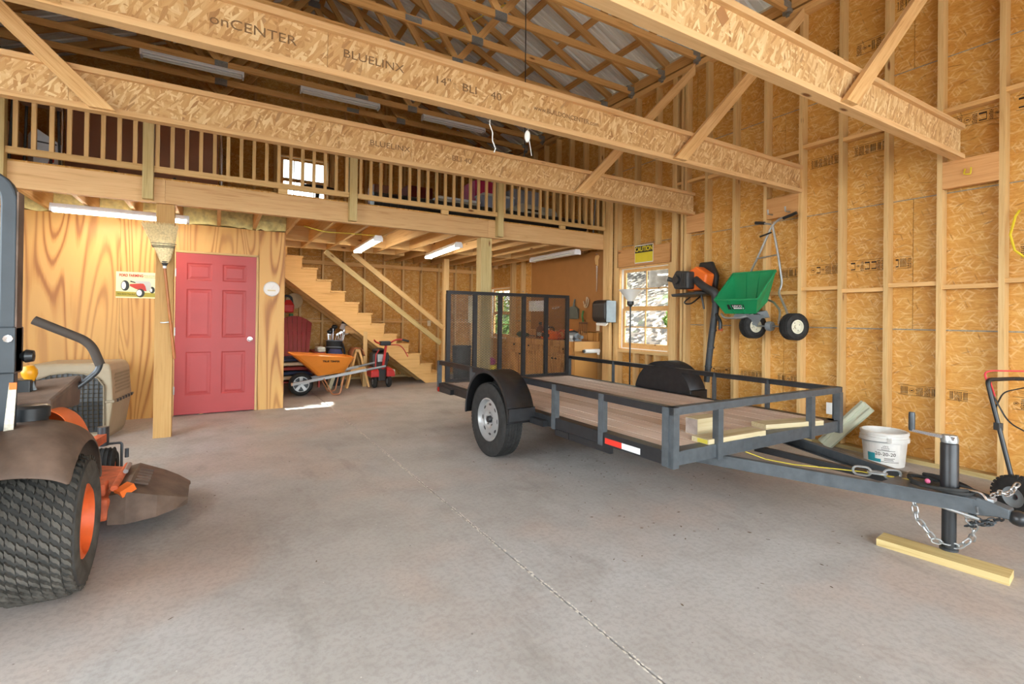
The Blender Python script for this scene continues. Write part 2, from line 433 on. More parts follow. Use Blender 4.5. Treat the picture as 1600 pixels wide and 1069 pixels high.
def wall_shell(name, axis, at, thick, span, zr, holes, mat):
    m = MB()
    for (a0, a1, b0, b1) in rects_minus((*span, *zr), holes):
        if axis == 'x': m.box(min(at, at+thick), max(at, at+thick), a0, a1, b0, b1)
        else: m.box(a0, a1, min(at, at+thick), max(at, at+thick), b0, b1)
    return struct(m.build(name, mat))
plain('siding', '#cfc6b4', .7)
wr = wall_shell('wall_right', 'x', XR+.013, .03, (YF, YB+.1), (0, ZT+.27), [W1, W2], 'siding')
wb = wall_shell('wall_back', 'y', YB+.013, .03, (XL-.05, XR+.05), (0, ZT), [W3], 'siding')
WL = (.4, 4.6, 0, 3.2)                     # unseen side opening added to let daylight in from the left
wl = wall_shell('wall_left', 'x', XL-.013, -.03, (YF, YB+.1), (0, ZT+.27), [WL], 'siding')
wf = wall_shell('wall_front', 'y', YF-.013, -.03, (XL-.05, XR+.05), (0, ZT), [(-2.4, 5.2, 0, 3.0)], 'siding')
W4 = (-.70, 1.30, 4.80, 5.85); W5 = (1.485, 3.485, 4.80, 5.85)   # unseen gable windows added over the open garage door to brighten the roof

def sheets(parent, axis, at, thick, span, zr, holes, mat, start, w=2.44, h=1.22, stag=1.22, seam=True):
    z = zr[0]; k = 0
    while z < zr[1]-.02:
        z1 = min(z+h, zr[1]); a = start-(stag if k % 2 else 0)
        while a < span[1]:
            a0, a1 = max(a, span[0]), min(a+w, span[1])
            if a1-a0 > .02:
                rs = rects_minus((a0+.002, a1-.002, z+.002, z1-.002), holes)
                m = MB()
                for r in rs:
                    if axis == 'x': m.box(min(at, at+thick), max(at, at+thick), *r)
                    else: m.box(r[0], r[1], min(at, at+thick), max(at, at+thick), r[2], r[3])
                if rs: m.build('osb_sheet', mat, parent, loc=((at, a0, z) if axis == 'x' else (a0, at, z)))
            a += w
        z = z1; k += 1
sheets(wr, 'x', XR, .012, (YF, YB), (0, ZT+.1), [W1, W2], 'osb_wall_x', -4.04)
sheets(wb, 'y', YB, .012, (XL, XR), (0, ZT), [W3], 'osb_wall_y', -2.9)
sheets(wl, 'x', XL, -.012, (YF, YB), (0, ZT+.1), [WL], 'osb_wall_x', -4.4)
sheets(wf, 'y', YF, -.012, (XL, XR), (0, ZT), [(-2.4, 5.2, 0, 3.0)], 'osb_wall_y', -2.9)
# gable ends above the plates
for (par, y, t) in ((wb, YB, .012), (wf, YF, -.012)):
    for a0, a1 in ((XL, XL+2.44), (XL+2.44, 1.39), (1.39, 1.39+2.44), (1.39+2.44, XR)):
        zz = lambda x: 5.10+.435*(4.1825-abs(x-1.3925))
        m = MB()
        if par is wf:
            for r in rects_minus((a0, a1, ZT, min(zz(a0), zz(a1))), [W4, W5]): m.box(r[0], r[1], y+t, y, r[2], r[3])
            lo = min(zz(a0), zz(a1)); m.prism([(a0, y, lo), (a1, y, lo), (a1, y, zz(a1)+.001), (a0, y, zz(a0)+.001)], (0, t, 0))
        else: m.prism([(a0, y, ZT), (a1, y, ZT), (a1, y, zz(a1)), (a0, y, zz(a0))], (0, t, 0))
        m.build('osb_sheet', 'osb_wall_y', par)
plain('seam_grey', '#8c8a7e', .7, 0, .35, 60)
for z in (1.22, 2.44, 3.66):
    for i, (y0, y1) in enumerate(((YF, 1.3), (1.3, 4.6), (4.6, 4.87 if z == 1.22 else 6.1), (6.1, 10.3))):
        MB().box(XR-.0015, XR+.001, y0, y1, z-.004-(.003 if z < 2 else 0), z+.005).build('seam_strip', 'seam_grey', wr)

# ---- right wall framing
def stud(y, z0, z1, parent=wr, w=.038, mat=None, x0=SF):
    beam('stud', ((x0+XR)/2, y, z0), ((x0+XR)/2, y, z1), XR-x0, w, mat or 'lumber', parent, up=(0, 1, 0))
near = [1.406+.4064*k for k in range(-11, 8)]
for e in near: stud(e+.019, .04, ZT-.08)
for e in (4.582, 4.640): stud(e+.019, .04, ZT-.08)
for e in (4.756, 4.794): stud(e+.019, .04, ZT-.08)
stud(4.832+.019, .04, W1[3]); stud(5.90+.019, .04, W1[3])
for e in (5.938, 5.976): stud(e+.019, .04, ZT-.08)
for e in (5.53, 5.11): stud(e+.019, 2.37, ZT-.08); stud(e+.019, .04, W1[2]-.04)
stud(5.3, .04, W1[2]-.04)
for k in range(10): stud(6.40+.4064*k, .04 if not (6.3+.4064*k > 9.15) else 2.4, ZT-.08)
for e in (9.27, 9.23, 10.24): stud(e, .04, ZT-.08)
for i, (ya, yb) in enumerate(((YF, 2.9), (2.9, 7.2), (7.2, 10.3))):
    beam('bottom_plate', (5.522, ya, .019), (5.522, yb, .019), .115, .038, 'lumber_green', wr)
    for dz in (.06, .021): beam('top_plate', (5.522, ya, ZT-dz), (5.522, yb, ZT-dz), .105, .037, 'lumber_warm', wr)
beam('window_header', (5.50, W1[0]-.005, 2.235), (5.50, W1[1]+.005, 2.235), .075, .27, 'glulam', wr)
beam('rough_sill', (5.522, W1[0], W1[2]-.019), (5.522, W1[1], W1[2]-.019), .105, .038, 'lumber', wr)
# staggered blocking between the studs
for row, zs in (((1.62, 1.585, 1.61, 1.60)), None), :
    pass
for i in range(len(near)-1):
    a, b = near[i]+.038, near[i+1]
    zb = (1.635, 1.60, 1.635, 1.60)[i % 4]
    if 1.0 < a < 3.3 or a < 1.0: beam('blocking', (5.525, a, zb), (5.525, b, zb), .09, .038, 'lumber_warm', wr)
    zt = (3.19, 3.15)[i % 2]
    beam('blocking', (5.525, a, zt), (5.525, b, zt), .09, .038, 'lumber_warm', wr)
beam('blocking', (5.525, 4.29, 1.60), (5.525, 4.582, 1.60), .09, .038, 'lumber_warm', wr)
for a, b in ((4.29, 4.582), (4.68, 4.756)): beam('blocking', (5.525, a, 3.17), (5.525, b, 3.17), .09, .038, 'lumber_warm', wr)
# pockets that carry the I-joists
for a, b in ((4.288, 4.582), (3.07, 3.438), (1.444, 1.812)):
    beam('joist_header', (5.50, a, 2.578), (5.50, b, 2.578), .06, .235, 'glulam', wr)

# mill stamps printed on the strand board (flat print)
def stamp(parent, y0, y1, z, h, seed, flip=False):
    r = random.Random(seed); m = MB(); y = y0; x = XR-.0012
    def bx(a, b, c, d): m.box(x, XR-.0002, a, b, c, d)
    bx(y0, y1, z+h*.5, z+h*.5+.003); bx(y0, y1, z-h*.5, z-h*.5+.003)
    while y < y1-.012:
        w = r.uniform(.02, .06); k = r.choice((0, 0, 0, 1, 2, 3))
        w = min(w, y1-y)
        if k == 0:
            for i in range(6):
                zz = z-h*.42+h*.86*i/6; yy = y+.002
                while yy < y+w-.004:
                    ww = r.uniform(.003, .010); bx(yy, min(yy+ww, y+w), zz, zz+h*.075); yy += ww+r.uniform(.0015, .004)
        elif k == 1:
            yy = y+.003
            while yy < y+w-.004: ww = r.uniform(.002, .005); bx(yy, yy+ww, z-h*.38, z+h*.38); yy += ww+r.uniform(.003, .006)
        elif k == 2:
            c = (y+w/2, z); R = min(w, h)*.42
            pts = [(x, c[0]+R*math.cos(a), c[1]+R*math.sin(a)) for a in [2*pi*i/14 for i in range(14)]]
            for i in range(14): m.bar(pts[i], pts[(i+1) % 14], .0015, .004, up=(1, 0, 0))
            bx(c[0]-R*.5, c[0]+R*.5, c[1]-.004, c[1]+.004)
        else:
            bx(y+.003, y+w-.003, z-h*.36, z-h*.26); bx(y+.003, y+w-.003, z+h*.2, z+h*.34); bx(y+.003, y+.007, z-h*.3, z+h*.3)
        y += w+r.uniform(.003, .010)
    return m.build('mill_stamp', 'ink', parent)
for i, (a, b, z, h) in enumerate(((1.02, 1.34, 1.87, .11), (2.07, 2.20, 1.85, .11), (2.27, 2.59, 1.85, .11), (2.68, 3.0, 1.84, .10), (3.1, 3.35, 1.83, .10),
        (1.66, 1.80, .65, .09), (1.86, 2.17, .65, .09), (1.05, 1.38, .64, .10), (3.08, 3.35, .63, .09), (3.5, 3.82, .63, .09), (3.95, 4.22, .63, .09),
        (1.47, 1.78, 3.05, .10), (1.05, 1.37, 3.08, .12), (2.27, 2.58, 3.02, .10), (2.70, 3.0, 3.0, .10), (2.0, 2.2, 4.32, .11), (2.27, 2.55, 4.05, .12), (2.68, 2.95, 4.10, .12), (3.9, 4.2, 4.0, .11), (4.9, 5.1, 4.0, .11))):
    stamp(wr, a, b, z, h, 40+i)

# ---- back wall framing
def bstud(x, z0, z1): beam('stud', (x, YB-.05, z0), (x, YB-.05, z1), .10, .038, 'lumber', wb, up=(1, 0, 0))
for k in range(21):
    x = -2.70+.4064*k
    if abs(x-1.41) < .46: bstud(x, .04, W3[2]); continue
    bstud(x, .04, ZT-.08)
for x in (W3[0]-.03, W3[0]-.07, W3[1]+.03, W3[1]+.07): bstud(x, 2.7, ZT-.08)
beam('top_plate', (XL, YB-.05, 2.32), (XR, YB-.05, 2.32), .10, .075, 'lumber_warm', wb)
beam('top_plate', (XL, YB-.05, ZT-.04), (XR, YB-.05, ZT-.04), .10, .075, 'lumber_warm', wb)
beam('bottom_plate', (XL, YB-.05, .019), (XR, YB-.05, .019), .10, .038, 'lumber_green', wb)
for k in range(20):
    x = -2.70+.4064*k+.019; beam('blocking', (x, YB-.05, 1.17), (x+.368, YB-.05, 1.17), .09, .038, 'lumber_warm', wb)
for k in range(10): stx = -2.70+.8128*k; beam('gable_stud', (stx, YB-.05, ZT), (stx, YB-.05, 4.75+.43*(4.18-abs(stx-1.39))), .10, .038, 'lumber_roof', wb, up=(1, 0, 0))
# left wall framing
for k in range(33): beam('stud', (XL+.05, YF+.1+.4064*k, 3.25 if WL[0]-.03 < YF+.1+.4064*k < WL[1]+.03 else .04), (XL+.05, YF+.1+.4064*k, ZT-.08), .10, .038, 'lumber', wl, up=(0, 1, 0))
for dz in (.06, .021): beam('top_plate', (XL+.05, YF, ZT-dz), (XL+.05, YB, ZT-dz), .10, .037, 'lumber_warm', wl)

# ---- windows
def window(name, axis, at, rect, cols, rows, depth=.10, sgn=1):
    a0, a1, z0, z1 = rect
    def P(a, d, z): return (at-sgn*d, a, z) if axis == 'x' else (a, at-sgn*d, z)
    def bx(m, A0, A1, d0, d1, Z0, Z1):
        p, q = P(A0, d0, Z0), P(A1, d1, Z1); m.box(*[t for i in range(3) for t in (min(p[i], q[i]), max(p[i], q[i]))])
    t = .022
    m = MB(); bx(m, a0, a0+t, -.04, depth, z0, z1); bx(m, a1-t, a1, -.04, depth, z0, z1); bx(m, a0, a1, -.04, depth, z1-t, z1); bx(m, a0, a1, -.04, depth, z0, z0+t)
    root = m.build(name, 'lumber_warm'); struct(root)
    s = .05; b0, b1, c0, c1 = a0+t+.012, a1-t-.012, z0+t+.012, z1-t-.012; mid = (c0+c1)/2
    m = MB(); bx(m, b0-.014, b0, .02, .055, c0-.014, c1+.014); bx(m, b1, b1+.014, .02, .055, c0-.014, c1+.014); bx(m, b0, b1, .02, .055, c1, c1+.014); bx(m, b0, b1, .02, .055, c0-.014, c0)
    m.build('stop_moulding', 'white_paint', root)
    for j, (lo, hi, dd) in enumerate(((mid, c1, .0), (c0, mid, .02))):
        m = MB(); lowr = s*1.6 if j else s*.7
        bx(m, b0, b0+s, dd, dd+.02, lo, hi); bx(m, b1-s, b1, dd, dd+.02, lo, hi); bx(m, b0+s, b1-s, dd, dd+.02, lo, lo+lowr); bx(m, b0+s, b1-s, dd, dd+.02, hi-s*(.9 if j == 0 else .7), hi)
        sash = m.build('sash', 'lumber_warm', root)
        g0, g1, h0, h1 = b0+s, b1-s, lo+lowr, hi-s*(.9 if j == 0 else .7)
        for i in range(1, cols):
            m = MB(); x = g0+(g1-g0)*i/cols; bx(m, x-.009, x+.009, dd+.003, dd+.017, h0, h1); m.build('muntin', 'lumber_warm', sash)
        for i in range(1, rows):
            m = MB(); z = h0+(h1-h0)*i/rows; bx(m, g0, g1, dd+.004, dd+.016, z-.009, z+.009); m.build('muntin', 'lumber_warm', sash)
        m = MB(); bx(m, g0-.004, g1+.004, dd+.009, dd+.012, h0-.004, h1+.004); m.build('pane', 'glass', sash)
    return root
window('window_1', 'x', XR, W1, 2, 2)
window('window_2', 'x', XR, W2, 2, 2)
window('window_3', 'y', YB, W3, 4, 1)
window('window_added_4', 'y', YF, W4, 3, 1, sgn=-1); window('window_added_5', 'y', YF, W5, 3, 1, sgn=-1)

# ---- partition with the red door
YP = 7.48
wp = MB().box(XL, -.475, YP+.10, YP+.112, 0, 2.41).box(.462, .79, YP+.10, YP+.112, 0, 2.41).box(-.475, .462, YP+.10, YP+.112, 2.06, 2.41).box(.778, .79, YP+.112, YB-.1, 0, 2.41).build('wall_partition', 'ply_side'); struct(wp)
for a0, a1, z0 in ((XL, -2.23, 0), (-2.228, -1.009, 0), (-1.007, -.487, 0), (.475, .793, 0)):
    MB().box(a0, a1, YP, YP+.012, z0, 2.42).build('plywood_sheet', 'ply_door', wp, loc=(a0, YP, 0))
MB().box(-.485, .474, YP, YP+.012, 2.075, 2.42).build('plywood_sheet', 'ply_door', wp, loc=(-.485, YP, 2.07))
MB().box(.781, .793, YP+.013, YB-.1, 0, 2.42).build('plywood_sheet', 'ply_side', wp, loc=(.78, YP, 0))
for k in range(7): beam('stud', (-2.6+.4064*k, YP+.056, 0), (-2.6+.4064*k, YP+.056, 2.4), .086, .038, 'lumber', wp, up=(1, 0, 0))

def red_door():
    x0, x1, z0, z1 = -.455, .44, .012, 2.05
    y = YP-.012
    root = MB().box(x0, x1, y+.006, y+.042, z0, z1).build('door_1', 'red_door'); struct(root)
    # stiles and rails stand proud of the six recessed panels
    st = .115; W = x1-x0; pw = (W-3*st)/2
    xs = [(x0+st, x0+st+pw), (x1-st-pw, x1-st)]; zs = [(.25, .80), (.98, 1.60), (1.71, 1.93)]
    m = MB(); holes = [(a, b, c, d) for a, b in xs for c, d in zs]
    for r in rects_minus((x0, x1, z0, z1), holes): m.box(r[0], r[1], y, y+.006, r[2], r[3])
    m.build('door_face', 'red_door', root)
    for a, b, c, d in holes:
        m = MB(); g = .028
        o1 = [(a, y, c), (b, y, c), (b, y, d), (a, y, d)]; o2 = [(a+g*.5, y+.006, c+g*.5), (b-g*.5, y+.006, c+g*.5), (b-g*.5, y+.006, d-g*.5), (a+g*.5, y+.006, d-g*.5)]
        o3 = [(a+g, y+.005, c+g), (b-g, y+.005, c+g), (b-g, y+.005, d-g), (a+g, y+.005, d-g)]; h = g+.02
        o4 = [(a+h, y+.0005, c+h), (b-h, y+.0005, c+h), (b-h, y+.0005, d-h), (a+h, y+.0005, d-h)]
        m.loft([o1, o2, o3, o4], False); m.add(o4, [(0, 1, 2, 3)])
        m.build('door_panel', 'red_door', root)
    k = MB().lathe([(0, -.062), (.018, -.060), (.027, -.048), (.027, -.034), (.012, -.026), (.012, -.010), (.032, -.008), (.032, 0)], (x1-.065, y, .955), (0, 1, 0), 16).build('knob', 'chrome', root); k['label'] = 'chrome door knob'
    for z in (.32, 1.06, 1.80): MB().box(x0-.008, x0+.004, y-.006, y+.004, z-.05, z+.05).build('hinge', 'galv', root)
    for p, q in (((x0-.016, 0), (x0-.016, 2.08)), ((x1+.014, 0), (x1+.014, 2.08))): beam('door_jamb', (p[0], y+.02, p[1]), (q[0], y+.02, q[1]), .03, .026, 'lumber', root, up=(1, 0, 0))
    beam('door_head', (x0-.03, y+.02, 2.068), (x1+.028, y+.02, 2.068), .03, .026, 'lumber', root)
red_door()

# ---- loft: deck, joists, rim, insulation
plain('insulation', '#e8dc9c', .95, 0, .25, 14, .1, .6)
YR = 6.19
deck = MB()
for r in rects_minus((XL, XR, YR+.04, YB), [(.76, 3.0, 9.08, YB-.02)]): deck.box(r[0], r[1], r[2], r[3], 2.662, 2.68)
ld = deck.build('floor_loft', 'osb_deck'); struct(ld)
RB, RT = 2.415, 2.655
for a, b in ((XL, -.48), (-.478, 3.272), (3.274, 5.40)):
    beam('rim_board', (a, YR+.02, (RB+RT)/2), (b, YR+.02, (RB+RT)/2), .04, RT-RB, 'beam_pine', ld)
    beam('rim_board', (a, YR+.06, (RB+RT)/2), (b, YR+.06, (RB+RT)/2), .038, RT-RB, 'beam_pine', ld)
ins = random.Random(9)
for k in range(-7, 14):
    x = .0+.4064*k
    if not XL+.1 < x < XR-.1: continue
    ye = 9.05 if .76 < x < 3.0 else YB-.01
    beam('joist', (x, YR+.08, 2.545), (x, ye, 2.545), .038, .235, 'lumber', ld)
    if x+.4 < XR: beam('blocking', (x+.019, 8.25, 2.545), (x+.387, 8.25, 2.545), .038, .235, 'lumber', ld)
    if x < .75:
        m = MB(); n = 7
        top = [(x+.022+.362*i/n, YP-.03+ins.uniform(-.02, .02), 2.655) for i in range(n+1)]
        md = [(x+.022+.362*i/n, YP-.075+ins.uniform(-.025, .02), 2.53) for i in range(n+1)]
        bt = [(x+.022+.362*i/n, YP-.045+ins.uniform(-.02, .02), 2.425+ins.uniform(-.02, .012)) for i in range(n+1)]
        bk = [(x+.022+.362*i/n, YP+.2, 2.44) for i in range(n+1)]; m.loft([top, md, bt, bk], False, False); m.smooth = True
        m.build('insulation_batt', 'insulation', ld)
beam('stair_header', (.78, 9.06, 2.545), (3.0, 9.06, 2.545), .038, .235, 'lumber', ld)
beam('stair_header', (3.0, 9.08, 2.545), (3.0, YB-.1, 2.545), .038, .235, 'lumber', ld)
beam('stair_header', (.76, 9.08, 2.545), (.76, YB-.1, 2.545), .038, .235, 'lumber', ld)

# ---- posts under the loft
def post(label, x0, x1, y0, y1, z0, z1, mat):
    p = beam('support_post', ((x0+x1)/2, (y0+y1)/2, z0), ((x0+x1)/2, (y0+y1)/2, z1), x1-x0, y1-y0, mat, None, up=(0, 1, 0)); tag(p, label, 'post'); return p
post('square timber post standing in front of the plywood wall, left of the red door', -.555, -.40, YR+.05, YR+.19, 0, 2.413, 'post_wood')
post('square timber post under the loft beam, rising behind the trailer ramp', 3.19, 3.36, YR+.05, YR+.19, 0, 2.413, 'lumber_green')
post('timber end post against the right wall where the loft beam stops', 5.40, 5.465, 6.03, 6.185, .04, 3.56, 'lumber')

# ---- railing along the loft
rl = thing('loft_railing', 'wooden balustrade of slim square balusters along the loft edge', 'railing', (0, 0, 0))
for x in (-1.70, -.617, 1.39, 3.43):
    p = beam('railing_post', (x, 6.145, 2.43), (x, 6.145, 3.50), .088, .088, 'lumber_green', rl, up=(0, 1, 0))
    for dz in (.06, .19):
        b = MB().lathe([(0, -.012), (.012, -.010), (.014, 0)], (0, 0, 0), (0, 1, 0), 8).build('bolt', 'galv', p); b.matrix_local = p.matrix_local.inverted() @ Matrix.Translation((x+(.02 if dz > .1 else -.02), 6.10, 2.43+dz))
segs = [(-2.75, -1.745), (-1.655, -.663), (-.571, 1.344), (1.436, 3.384), (3.476, 5.39)]
for a, b in segs:
    beam('bottom_rail', (a, 6.15, 2.742), (b, 6.15, 2.742), .038, .06, 'lumber', rl)
    beam('top_rail', (a, 6.15, 3.47), (b, 6.15, 3.47), .038, .06, 'lumber', rl)
    n = int((b-a-.03)/.124); s0 = (b-a-n*.124)/2
    for i in range(n+1):
        x = a+s0+i*.124; beam('baluster', (x, 6.15, 2.772), (x, 6.15, 3.44), .034, .034, 'lumber', rl, up=(0, 1, 0))
for x in (-1.82, .62, 2.6, 4.55): beam('spacer_block', (x-.05, 6.17, 2.684), (x+.05, 6.17, 2.684), .04, .055, 'lumber', rl)

# ---- roof
Z0, PT = 4.84, .435
def ceiling():
    root = MB().bar((1.3925, YF-.3, Z0+PT*4.1825+.235), (1.3925, YB+.3, Z0+PT*4.1825+.235), .3, .01).build('ceiling', 'roof_metal'); struct(root)
    W, hw = .914, 4.45
    prof = []
    for i in range(4):
        y = i*W/4; prof += [(y, .0), (y+.06, .0), (y+.072, .034), (y+.10, .034), (y+.112, .0), (y+.145, .0), (y+.152, .007), (y+.170, .007), (y+.177, 0), (y+.195, 0), (y+.202, .007), (y+.215, .007), (y+.222, 0)]
    prof += [(W, 0)]
    me = {}
    for sgn in (1, -1):
        m = MB(); top = [(0, y, z) for y, z in prof]; bot = [(sgn*hw, y, z-PT*hw) for y, z in prof]
        m.loft([top, bot] if sgn < 0 else [bot, top], False, False); me[sgn] = m.mesh('roof_sheet', 'roof_metal')
        for k in range(16):
            o = bpy.data.objects.new('roof_sheet', me[sgn]); COL.objects.link(o); o.parent = root; o.location = (1.3925, YF-.3+k*W, Z0+PT*4.1825+.215)
            if sgn > 0: pass
        for k in range(8):
            d = .12+k*.60; x = 1.3925+sgn*d; z = Z0+PT*4.1825+.195-PT*d
            beam('purlin', (x, YF-.3, z), (x, YB+.3, z), .088, .036, 'lumber_roof', root, up=(sgn*PT, 0, 1))
ceiling()
plain('gusset', '#9a9fa0', .4, .7, .15, 60)
def truss():
    t = thing('roof_truss', 'timber roof truss with flat bottom chord and metal connector plates', 'truss', (0, 0, 0), group='roof trusses')
    c, h = 1.3925, 4.1825; zp = Z0+PT*h
    A = lambda x: (x, 0, zp+.125-PT*abs(x-c))
    beam('bottom_chord', (XL, 0, 4.795), (XR, 0, 4.795), .038, .089, 'lumber_roof', t)
    for s in (1, -1): beam('top_chord', (c, 0, zp+.125), (c+s*(h+.25), 0, zp+.125-PT*(h+.25)), .038, .11, 'lumber_roof', t)
    for s in (1, -1):
        bx = c+s*h/3; q = c+s*h*.52
        for tx in (c, q):
            p = A(tx); beam('web', (bx, 0, 4.80), (p[0], 0, p[2]-.03), .036, .089, 'lumber_roof', t)
        for (x, z, w, hh) in ((bx, 4.795, .16, .09), (c+s*(h-.12), 4.83, .2, .08), (A(q)[0], A(q)[2]-.03, .12, .09)):
            MB().box(x-w/2, x+w/2, -.0205, .0205, z-hh/2, z+hh/2).build('gusset_plate', 'gusset', t)
        MB().lathe([(0, -.03), (.05, -.025), (.055, .02), (.02, .03), (.02, .05), (0, .05)], (c+s*(h-.115), 0, 4.752), (0, 0, -1), 12).build('hurricane_tie', 'gusset', t)
    MB().box(c+.45, c+.65, -.0205, .0205, 4.76, 4.83).build('gusset_plate', 'gusset', t)
    MB().box(c-.1, c+.1, -.0205, .0205, zp+.05, zp+.17).build('gusset_plate', 'gusset', t)
    return t
ORD = 'first second third fourth fifth sixth seventh eighth ninth tenth eleventh twelfth thirteenth fourteenth fifteenth sixteenth seventeenth eighteenth nineteenth twentieth twenty-first twenty-second twenty-third'.split()
t0 = truss(); ty = [5.03+.6096*k for k in range(-13, 9)]
for i, y in enumerate(ty):
    o = t0 if i == 0 else copy_tree(t0); o.location.y = y
    o['label'] = 'timber roof truss with metal connector plates, %s counting from the back gable' % ORD[len(ty)-1-i]
# eave blocking over the right wall
for i in range(len(ty)-1): beam('eave_block', (XR-.06, ty[i]+.02, 4.86), (XR-.06, ty[i+1]-.02, 4.86), .038, .14, 'lumber_roof', wr)

# ---- the three I-joists across the bay, with knee braces
def ijoist(y, label, blabels):
    t = thing('i_joist', label, 'beam', (0, y, 0))
    z0, z1 = 2.69, 2.985
    for z, n in ((z0+.019, 'bottom_flange'), (z1-.019, 'top_flange')): beam(n, (XL+.1, 0, z), (5.47, 0, z), .075, .038, 'beam_pine', t)
    cuts = [XL+.1, -1.9, .535, 2.97, 4.3, 5.47] if y < 4 else [XL+.1, -.9, 1.54, 3.9, 5.47]
    for a, b in zip(cuts, cuts[1:]): MB().box(a+.001, b-.001, -.006, .006, z0+.036, z1-.036).build('web', 'osb_web', t, loc=(a, 0, z0))
    for s, lb in zip((1, -1), blabels):
        x0 = 1.3925+s*2.10; x1 = 5.40 if s > 0 else -2.62
        z = 2.70; d = abs(x1-x0); b = .0707
        m = MB().prism([(x0-s*.072, -.019, z), (x0+s*.072, -.019, z), (x1, -.019, z+d-.072), (x1, -.019, z+d+.072)], (0, .038, 0))
        bo = m.build('knee_brace', 'lumber_x45' if s > 0 else 'lumber_x135', None, loc=(x0, 0, z)); bo.location.y = y-.0575; tag(bo, lb, 'brace')
    return t
def lumber_rot(name, ang):
    t = NT(name); v = t.map(t.coords(), (1, 1, 1), (0, ang, 0))
    g1 = t.noise(t.map(v, (1.1, 26, 26)), 1.6, 4, .6, 1.2)
    c = t.ramp(g1, [(.25, '#c48d54'), (.45, '#deb077'), (.72, '#ebc48c')])
    k = t.voro(t.map(v, (1.7, 5.5, 5.5)), 1.0, 'F1', 'Distance'); c = t.mix(t.ramp(k, [(.05, 1), (.10, 0)]), c, '#7a4a24')
    t.fin(c, .6, 0, .3)
lumber_rot('lumber_x45', pi/4); lumber_rot('lumber_x135', -pi/4)
ijs = [ijoist(4.475, 'farthest I-joist crossing just in front of the loft railing', ('diagonal knee brace at the right end of the farthest I-joist', 'diagonal knee brace at the left end of the farthest I-joist')),
       ijoist(3.06, 'middle I-joist of the three, printed with lettering on its strand board web', ('diagonal knee brace at the right end of the middle I-joist', 'diagonal knee brace at the left end of the middle I-joist')),
       ijoist(1.695, 'nearest I-joist in the upper right with a diamond patch on its web', ('diagonal knee brace at the right end of the nearest I-joist', 'diagonal knee brace at the left end of the nearest I-joist'))]
# lettering on the webs (flat print)
def web_text(t, body, x, z, size, mat='ink_soft', sx=1.2): text('lettering', body, size, mat, t, frame((x, -.0068, z), (1, 0, 0), (0, 0, 1)), .0004, 'LEFT', sx)
web_text(ijs[1], 'onCENTER', -.06, 2.84, .075); web_text(ijs[1], 'BLUELINX', .62, 2.85, .07); web_text(ijs[1], '14"', 1.20, 2.842, .075); web_text(ijs[1], 'BLI', 1.40, 2.84, .075); web_text(ijs[1], '40', 1.62, 2.84, .075)
web_text(ijs[1], 'www.BUILDONCENTER.com', 1.98, 2.835, .05, sx=1.0)
web_text(ijs[0], 'BLUELINX', 1.15, 2.84, .07); web_text(ijs[0], 'BLI 40', 1.95, 2.84, .07)
m = MB().prism([(2.28-.055, -.0075, 2.90), (2.28, -.0075, 2.84), (2.28+.055, -.0075, 2.90), (2.28, -.0075, 2.96)], (0, .0015, 0)); m.build('diamond_patch', 'cardboard', ijs[2])

# ---- staircase
def stairs():
    t = thing('staircase', 'wooden staircase rising to the loft along the back wall', 'staircase', (0, 0, 0))
    run, rise = .238, .1914; xn = lambda i: 1.233+.238*(12-i)
    for yy in (9.12, 9.62, 10.12):
        poly = [(xn(1)+.0, yy, 0)]
        for i in range(1, 14): poly += [(xn(i), yy, rise*i-.03), (xn(i)-run, yy, rise*i-.03)]
        poly += [(xn(13)-run, yy, rise*13-.42), (xn(1)-.36, yy, 0)]
        MB().prism(poly, (0, .038, 0)).build('stringer', 'stair_wood', t, loc=(0, yy, 0))
    for i in range(1, 14):
        beam('tread', (xn(i)-.115, 9.10, rise*i-.015), (xn(i)-.115, 10.2, rise*i-.015), .265, .03, 'stair_wood', t)
        if i in (1, 2, 3): beam('riser', (xn(i)-.006, 9.12, rise*(i-.5)-.02), (xn(i)-.006, 10.16, rise*(i-.5)-.02), .012, rise-.04, 'stair_wood', t)
    for (p, q) in (((1.60, 2.40), (3.78, .76)), ((2.07, 2.40), (3.84, 1.06))):
        beam('handrail', (p[0], 9.10, p[1]), (q[0], 9.10, q[1]), .038, .088, 'lumber_green' if p[0] < 2 else 'lumber', t)
    beam('newel_post', (3.885, 9.13, 0), (3.885, 9.13, 2.43), .11, .088, 'lumber', t, up=(0, 1, 0))
    beam('support_leg', (2.32, 9.14, 0), (2.32, 9.14, 1.0), .07, .05, 'lumber', t, up=(0, 1, 0))
    beam('cross_tie', (2.0, 9.30, 1.03), (2.34, 9.30, 1.03), .03, .13, 'lumber_warm', t)
stairs()

# ---- outside: apron, ground, bank with trees
plain('apron', '#b4afa8', .8, 0, .08, 3)
MB().box(-9, 12, -14, YF-.3, -.16, -.02).build('trim_apron', 'apron')['kind'] = 'structure'
def mat_bank():
    t = NT('leaf_litter'); v = t.coords(rnd=False)
    a = t.voro(v, 9, 'F1', 'Color'); sc = t.n('SeparateColor'); t.l(a, sc.inputs[0]); b = t.noise(v, .5, 4)
    c = t.ramp(sc.outputs[0], [(.1, '#241e19'), (.4, '#4a4038'), (.7, '#756a5e'), (.95, '#b5aa9a')], 'CONSTANT')
    c = t.mix(t.ramp(b, [(.5, 0), (.62, .7)]), c, '#46552a')
    t.fin(c, .9, 0, .2)
mat_bank()
m = MB(); NX, NY = 26, 30; rb = random.Random(4); g = []
for j in range(NY+1):
    row = []
    for i in range(NX+1):
        x = XR+.04+i*1.2; y = -6+j*1.4; z = -.1+max(0, (x-7.2))*.56+.12*math.sin(x*1.3+y*.7)+rb.uniform(-.06, .06)*(x > 7)
        row.append((x, y, z))
    g.append(row)
m.loft(g, False, False); m.smooth = True
bank = m.build('ground_bank', 'leaf_litter'); struct(bank)
